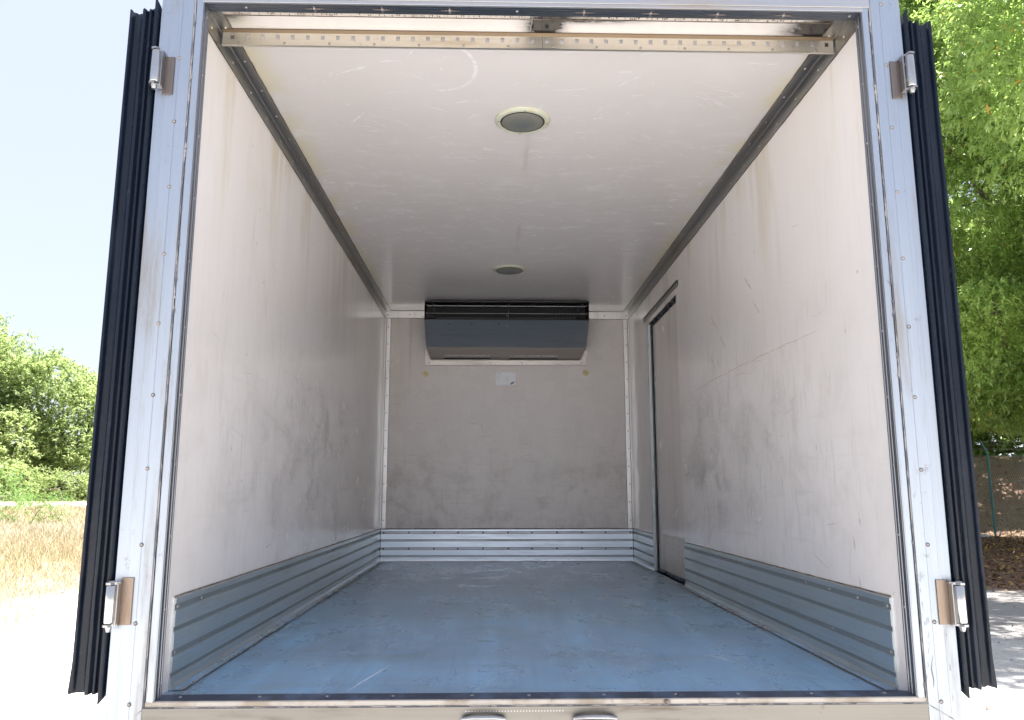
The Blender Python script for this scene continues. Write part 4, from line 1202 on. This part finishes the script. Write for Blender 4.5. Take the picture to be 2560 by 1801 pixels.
# left trees beyond the path
GL = 'trees beyond the path on the left'
def blob(cx, cy, h, r, n, seed):
    rr = random.Random(seed); out = []
    zg = float(ground_z(cx, cy))
    for i in range(n):
        a = rr.uniform(0, 6.28); q = rr.uniform(.1, .85) * r; z = zg + h * rr.uniform(.06, .80)
        k = 1 - .45 * ((z - zg) / h)
        out.append((cx + q * k * math.cos(a), cy + q * k * .7 * math.sin(a), z, r * rr.uniform(.32, .5) * k ** .5, r * rr.uniform(.3, .45), h * rr.uniform(.13, .2)))
    out.append((cx, cy, zg + h * .45, r * .7, r * .6, h * .42))
    return out
tree('roadside_tree', (-35.6, 47.5), blob(-35.6, 47.5, 13.8, 7.2, 22, 3), 17, 11, .26, .2, LEAF_L, 'tallest rounded pale green tree at the left edge beyond the path', GL, trunk_r=.3, tiplen=.6)
tree('roadside_tree', (-30.2, 51.0), blob(-30.2, 51.0, 10.4, 6.2, 20, 8), 17, 11, .26, .2, LEAF_L, 'rounded green tree sloping down towards the truck on the left', GL, trunk_r=.3, tiplen=.6)
tree('roadside_tree', (-21.5, 54.0), blob(-21.5, 54.0, 7.6, 5.6, 18, 12), 20, 11, .28, .2, LEAF_L, 'lower green tree half hidden by the left rear door', GL, trunk_r=.3, tiplen=.6)
tree('roadside_tree', (-12.5, 58.0), blob(-12.5, 58.0, 8.6, 6.0, 12, 15), 6, 10, .34, .22, LEAF_L, 'green tree beyond the path right behind the truck body', GL, trunk_r=.3, tiplen=.6)
tree('roadside_tree', (-46.0, 44.0), blob(-46.0, 44.0, 11.0, 7.0, 12, 19), 6, 10, .34, .22, LEAF_L, 'broad green tree left of the tallest one beyond the path', GL, trunk_r=.3, tiplen=.6)
# low bright growth in front of them
tree('roadside_bush', (-20.4, 30.0), [(-20.2, 30.0, .35, 1.1, 1.0, .75), (-19.2, 30.4, -.1, .7, .6, .4), (-21.8, 29.5, .9, 1.5, 1.2, 1.3)], 24, 10, .15, .14, LEAF_W, 'bright green bush spreading at the left edge before the path', None, 'bush', trunk_r=.07, tiplen=.5)
tree('roadside_bush', (-26.0, 46.0), [(-26.0, 46.0, .6, 2.0, 1.2, .8), (-28.8, 45.0, 1.0, 2.0, 1.3, 1.0)], 22, 10, .2, .16, LEAF_L, 'low green bush at the foot of the left trees beyond the path', None, 'bush', trunk_r=.07, tiplen=.5)
tree('roadside_weed', (-15.6, 24.6), [(-15.7, 24.6, -.15, .8, .5, .42), (-15.1, 24.9, .05, .6, .4, .35)], 45, 9, .11, .13, LEAF_W, 'small feathery green weed growing in the dry grass', None, 'plant', trunk_r=.02, tiplen=.3)

# ---- dry grass
rng = np.random.default_rng(12)
def grass_blades(n, xr, yr, hmin, hmax, wid, mask):
    P = np.stack([rng.uniform(*xr, n), rng.uniform(*yr, n)], 1)
    P = P[mask(P[:, 0], P[:, 1])]
    n = len(P); z = ground_z(P[:, 0], P[:, 1]) - .01
    b = np.concatenate([P, z[:, None]], 1)
    lean = rng.normal(0, .32, (n, 2)); h = rng.uniform(hmin, hmax, (n, 1)) * (.55 + .6 * patch(b, .9)[:, None])
    d = norm(np.concatenate([lean, np.ones((n, 1))], 1))
    side = norm(np.stack([rng.normal(size=n), rng.normal(size=n), np.zeros(n)], 1))
    w = wid * rng.uniform(.6, 1.4, (n, 1))
    mid = b + d * h * .55; tip = b + d * h + np.concatenate([lean, -np.abs(lean[:, :1]) * .6], 1) * h * .5
    V = np.stack([b - side * w, b + side * w, mid + side * w * .8, mid - side * w * .8, tip + side * w * .2, tip - side * w * .2], 1).reshape(-1, 3)
    i = np.arange(n)[:, None] * 6
    F = np.concatenate([i + np.array([[0, 1, 2, 3]]), i + np.array([[3, 2, 4, 5]])], 0)
    t = np.clip(rng.random(n) * .6 + .4 * patch(b, .7), 0, 1)
    return V, F, np.concatenate([t, t])
def gmask(x, y):
    edge = 6.6 + .3 * np.sin(x * 3)
    side = -5.6 - .23 * (y - 7.1) + .35 * np.sin(y * 1.9) + .2 * np.sin(y * 4.7)
    pathd = y - np.interp(x, A0[:, 0], A0[:, 1])
    fr = (np.sin(x * 2.1 + y) * np.sin(y * 1.7 - x * .6) > -.62)
    return (y > edge) & (pathd < -3.0) & (x < side) & ((fr & (x < side - .4)) | (rng.random(len(x)) < .25))
V, F, t = grass_blades(150000, (-20, -4), (6.5, 24), .16, .46, .0035, gmask)
V2, F2, t2 = grass_blades(90000, (-34, -6), (18, 40), .2, .5, .008, gmask)
F2 = F2 + len(V)
gm = bpy.data.materials.new('straw'); gm.use_nodes = True
at = gm.node_tree.nodes.new('ShaderNodeAttribute'); at.attribute_name = 'tint'; cr = gm.node_tree.nodes.new('ShaderNodeValToRGB')
cr.color_ramp.elements[0].color = (.34, .285, .18, 1); cr.color_ramp.elements[1].color = (.48, .44, .34, 1)
x_ = cr.color_ramp.elements.new(.07); x_.color = (.30, .34, .10, 1); x_ = cr.color_ramp.elements.new(.12); x_.color = (.38, .30, .16, 1)
gm.node_tree.links.new(at.outputs['Fac'], cr.inputs[0]); gm.node_tree.links.new(cr.outputs[0], gm.node_tree.nodes['Principled BSDF'].inputs['Base Color'])
gm.node_tree.nodes['Principled BSDF'].inputs['Roughness'].default_value = .7
o = npmesh('dry_grass', np.concatenate([V, V2]), np.concatenate([F, F2]), gm, None, np.concatenate([t, t2]))
tag(o, 'dry straw coloured grass on the verge left of the truck', 'grass', kind='stuff')

# ---- fallen leaves, twigs
def litter(n, xr, yr, size, mask):
    P = np.stack([rng.uniform(*xr, n), rng.uniform(*yr, n)], 1); P = P[mask(P[:, 0], P[:, 1])]; n = len(P)
    z = ground_z(P[:, 0], P[:, 1]) + .012 + rng.random(n) * .02
    b = np.concatenate([P, z[:, None]], 1); a = rng.uniform(0, 6.28, n)
    d = np.stack([np.cos(a), np.sin(a), rng.normal(0, .35, n)], 1); s2 = np.stack([-np.sin(a), np.cos(a), rng.normal(0, .4, n)], 1)
    l = size * rng.uniform(.6, 1.4, (n, 1))
    V = np.stack([b, b + d * l * .5 + s2 * l * .2, b + d * l, b + d * l * .5 - s2 * l * .2], 1).reshape(-1, 3)
    return V, np.arange(len(V)).reshape(-1, 4), rng.random(n)
V, F, t = litter(70000, (5, 26), (10, 31), .09, lambda x, y: (y + .3 * x > 12.0 + rng.normal(0, 1.2, len(x))))
V2, F2, t2 = litter(900, (1.8, 12), (2, 14), .055, lambda x, y: rng.random(len(x)) < .7)
V3, F3, t3 = litter(900, (-12, -3.0), (3.5, 12), .05, lambda x, y: rng.random(len(x)) < .7)
F2 = F2 + len(V); F3 = F3 + len(V) + len(V2)
lm = bpy.data.materials.new('fallen_leaf'); lm.use_nodes = True
at = lm.node_tree.nodes.new('ShaderNodeAttribute'); at.attribute_name = 'tint'; cr = lm.node_tree.nodes.new('ShaderNodeValToRGB')
cr.color_ramp.elements[0].color = (.07, .034, .022, 1); cr.color_ramp.elements[1].color = (.32, .23, .16, 1); x_ = cr.color_ramp.elements.new(.5); x_.color = (.16, .08, .048, 1)
x_ = cr.color_ramp.elements.new(.93); x_.color = (.42, .25, .06, 1)
lm.node_tree.links.new(at.outputs['Fac'], cr.inputs[0]); lm.node_tree.links.new(cr.outputs[0], lm.node_tree.nodes['Principled BSDF'].inputs['Base Color'])
lm.node_tree.nodes['Principled BSDF'].inputs['Roughness'].default_value = .7
o = npmesh('leaf_litter', np.concatenate([V, V2, V3]), np.concatenate([F, F2, F3]), lm, None, np.concatenate([t, t2, t3]))
tag(o, 'brown fallen leaves scattered on the ground around the fence', 'leaves', kind='stuff')
V, F, t = litter(9000, (-9, 9), (2.2, 14), .022, lambda x, y: (np.abs(x) > 1.6) & (rng.random(len(x)) < .8))
m = M('pebble_stone', (.42, .38, .33), .9)
o = npmesh('pebbles', V, F, m.done()); tag(o, 'small pebbles and grit on the pale ground', 'pebbles', kind='stuff')

# ---- wire fence
fz = lambda x: float(ground_z(x, 22.0))
fence = empty('wire_fence', (15.4, 22, fz(15.4))); tag(fence, 'green chain link fence with barbed wire under the trees on the right', 'fence')
FO = Vector((15.4, 22, fz(15.4)))
m = M('fence_green_paint', (.015, .16, .17), .4); streaky(m, .4, (9, 9, 3), (.03, .10, .10), 2); FG = m.done()
FW = M('coated_wire', (.20, .30, .26), .5, .2).done(); GW = M('galvanised_wire', (.35, .36, .36), .4, .8).done()
for x in (9.4, 12.4, 15.42, 18.4, 21.4):
    mb = MB(); zb_ = fz(x) - FO.z; X = x - FO.x
    mb.tube([(X, 0, zb_ - .1), (X, 0, zb_ + 2.5), (X - .03, -.03, zb_ + 2.58), (X - .33, -.22, zb_ + 2.93)], [.034, .034, .033, .026], 10)
    mb.build('fence_post', FG, fence)
# woven mesh: zigzag wires as thin triangular rods
x0_, x1_, ztop_, cell = 9.4, 21.4, 2.50, .072
nw = int((x1_ - x0_) / cell); kz = int(ztop_ / (cell))
Vs, Fs = [], []; base = 0
zg0 = fz(15.4)
for i in range(nw):
    xc = x0_ + i * cell
    k = np.arange(kz + 1)
    px = xc + np.where(k % 2 == 0, 0, cell) ; pz = k * cell * 1.0
    py = np.where(k % 2 == 0, .003, -.003)
    P = np.stack([px - FO.x, py, pz + .02], 1)
    r_ = .0055
    ring = []
    for a in range(3):
        t = 2 * math.pi * a / 3
        ring.append(P + np.array([math.cos(t) * r_, math.sin(t) * r_, 0]) * 1.25)
    ringv = np.stack(ring, 1).reshape(-1, 3)
    Vs.append(ringv)
    kk = np.arange(kz)[:, None] * 3
    for a in range(3):
        b2 = (a + 1) % 3
        Fs.append(base + kk + np.array([[a, b2, b2 + 3, a + 3]]))
    base += len(ringv)
o = npmesh('wire_mesh', np.concatenate(Vs), np.concatenate(Fs), FW, fence)
mb = MB()
for z, r_ in ((2.50, .004), (1.70, .003), (.9, .003), (.08, .003)): mb.tube([(x0_ - FO.x + i * 1.0, -.005, z + .008 * math.sin(i * 2)) for i in range(13)], r_, 5)
mb.build('line_wire', FW, fence)
mb = MB()
for q in (.35, .68, 1.0):
    pts = [(x0_ - FO.x + i * .5 - .33 * q, -.03 - .19 * q, 2.58 + .35 * q - .02 * math.sin(math.pi * ((i * .5) % 3.0) / 3.0)) for i in range(25)]
    mb.tube(pts, .0028, 5)
    for i in range(90):
        x = x0_ - FO.x + i * .13 - .33 * q; z = 2.58 + .35 * q - .012; y = -.03 - .19 * q
        mb.tube([(x - .01, y - .01, z - .018), (x + .01, y + .01, z + .018)], .0018, 4); mb.tube([(x + .01, y - .01, z - .018), (x - .01, y + .01, z + .018)], .0018, 4)
mb.build('barbed_wire', GW, fence)

# understorey stems on the bank behind the fence
random.seed(44)
for k, (x, y, lab) in enumerate(((17.6, 27.5, 'slim dark tree leaning on the bank behind the fence post'), (22.6, 28.6, 'spreading dark tree high on the bank shading the slope'), (26.5, 32.0, 'farthest spreading tree on the crest of the bank'))):
    q = 1.0 if k else .8
    tree('bank_tree', (x, y), [(x - 1.6, y - .6, 6.2, 3.0 * q, 2.6 * q, 1.6), (x + 1.6, y + .4, 7.0, 3.0 * q, 2.4 * q, 1.8), (x, y + 1, 9.6, 3.6 * q, 2.6, 2.4)], 26, 10, .2, .2, LEAF_R, lab, None, trunk_r=.12, nforks=8, tiplen=.4)
tree('bank_hedge', (22.0, 37.0), [(12.0 + 2.2 * k, 35.4 + (k % 2), 3.4 + (k % 3) * .9, 1.9, 1.6, 2.2) for k in range(11)] + [(11.0 + 2.2 * k, 34.6, 2.7, 1.6, 1.0, 1.1) for k in range(12)] + [(11.0 + 4.2 * k, 38.0, 8.2, 3.2, 2.0, 3.0) for k in range(6)], 30, 11, .24, .2, LEAF_R, 'dark dense thicket closing the top of the bank behind the fence', None, 'hedge', trunk_r=.14, nforks=6, tiplen=.5)
tree('broadleaf_tree', (15.4, 7.6), [(9.8, 8.0, 8.0, 2.3, 2.1, 1.6), (11.8, 11.4, 8.8, 2.6, 2.3, 1.9), (10.4, 9.8, 9.6, 2.2, 2.0, 1.6), (12.8, 8.8, 8.2, 2.6, 2.4, 2.0), (12.6, 12.8, 10.8, 2.6, 2.2, 2.0), (11.4, 6.4, 8.4, 2.2, 2.0, 1.7)], 62, 12, .13, .17, LEAF_R, 'near tree at the far right whose shade falls on the sand', None, trunk_r=.2, tiplen=.34)
# pale stone by the fence
mb = MB()
bmv = []
for i in range(7):
    for j in range(10):
        th, ph = math.pi * i / 6, 2 * math.pi * j / 10
        q = 1 + .15 * math.sin(3 * ph + i) 
        bmv.append((.20 * q * math.sin(th) * math.cos(ph), .13 * q * math.sin(th) * math.sin(ph), .05 + .055 * math.cos(th) * q))
mb.add(bmv, [(i * 10 + j, i * 10 + (j + 1) % 10, (i + 1) * 10 + (j + 1) % 10, (i + 1) * 10 + j) for i in range(6) for j in range(10)], 0, True)
m = M('pale_stone', (.42, .44, .44), .8); m.mix(m.noise(20, 5).step(.4, .7) * .5, (.3, .3, .3))
o = mb.build('stone', m.done()); o.location = (14.55, 21.2, float(ground_z(14.55, 21.2))); tag(o, 'pale flat stone lying at the foot of the wire fence', 'stone')
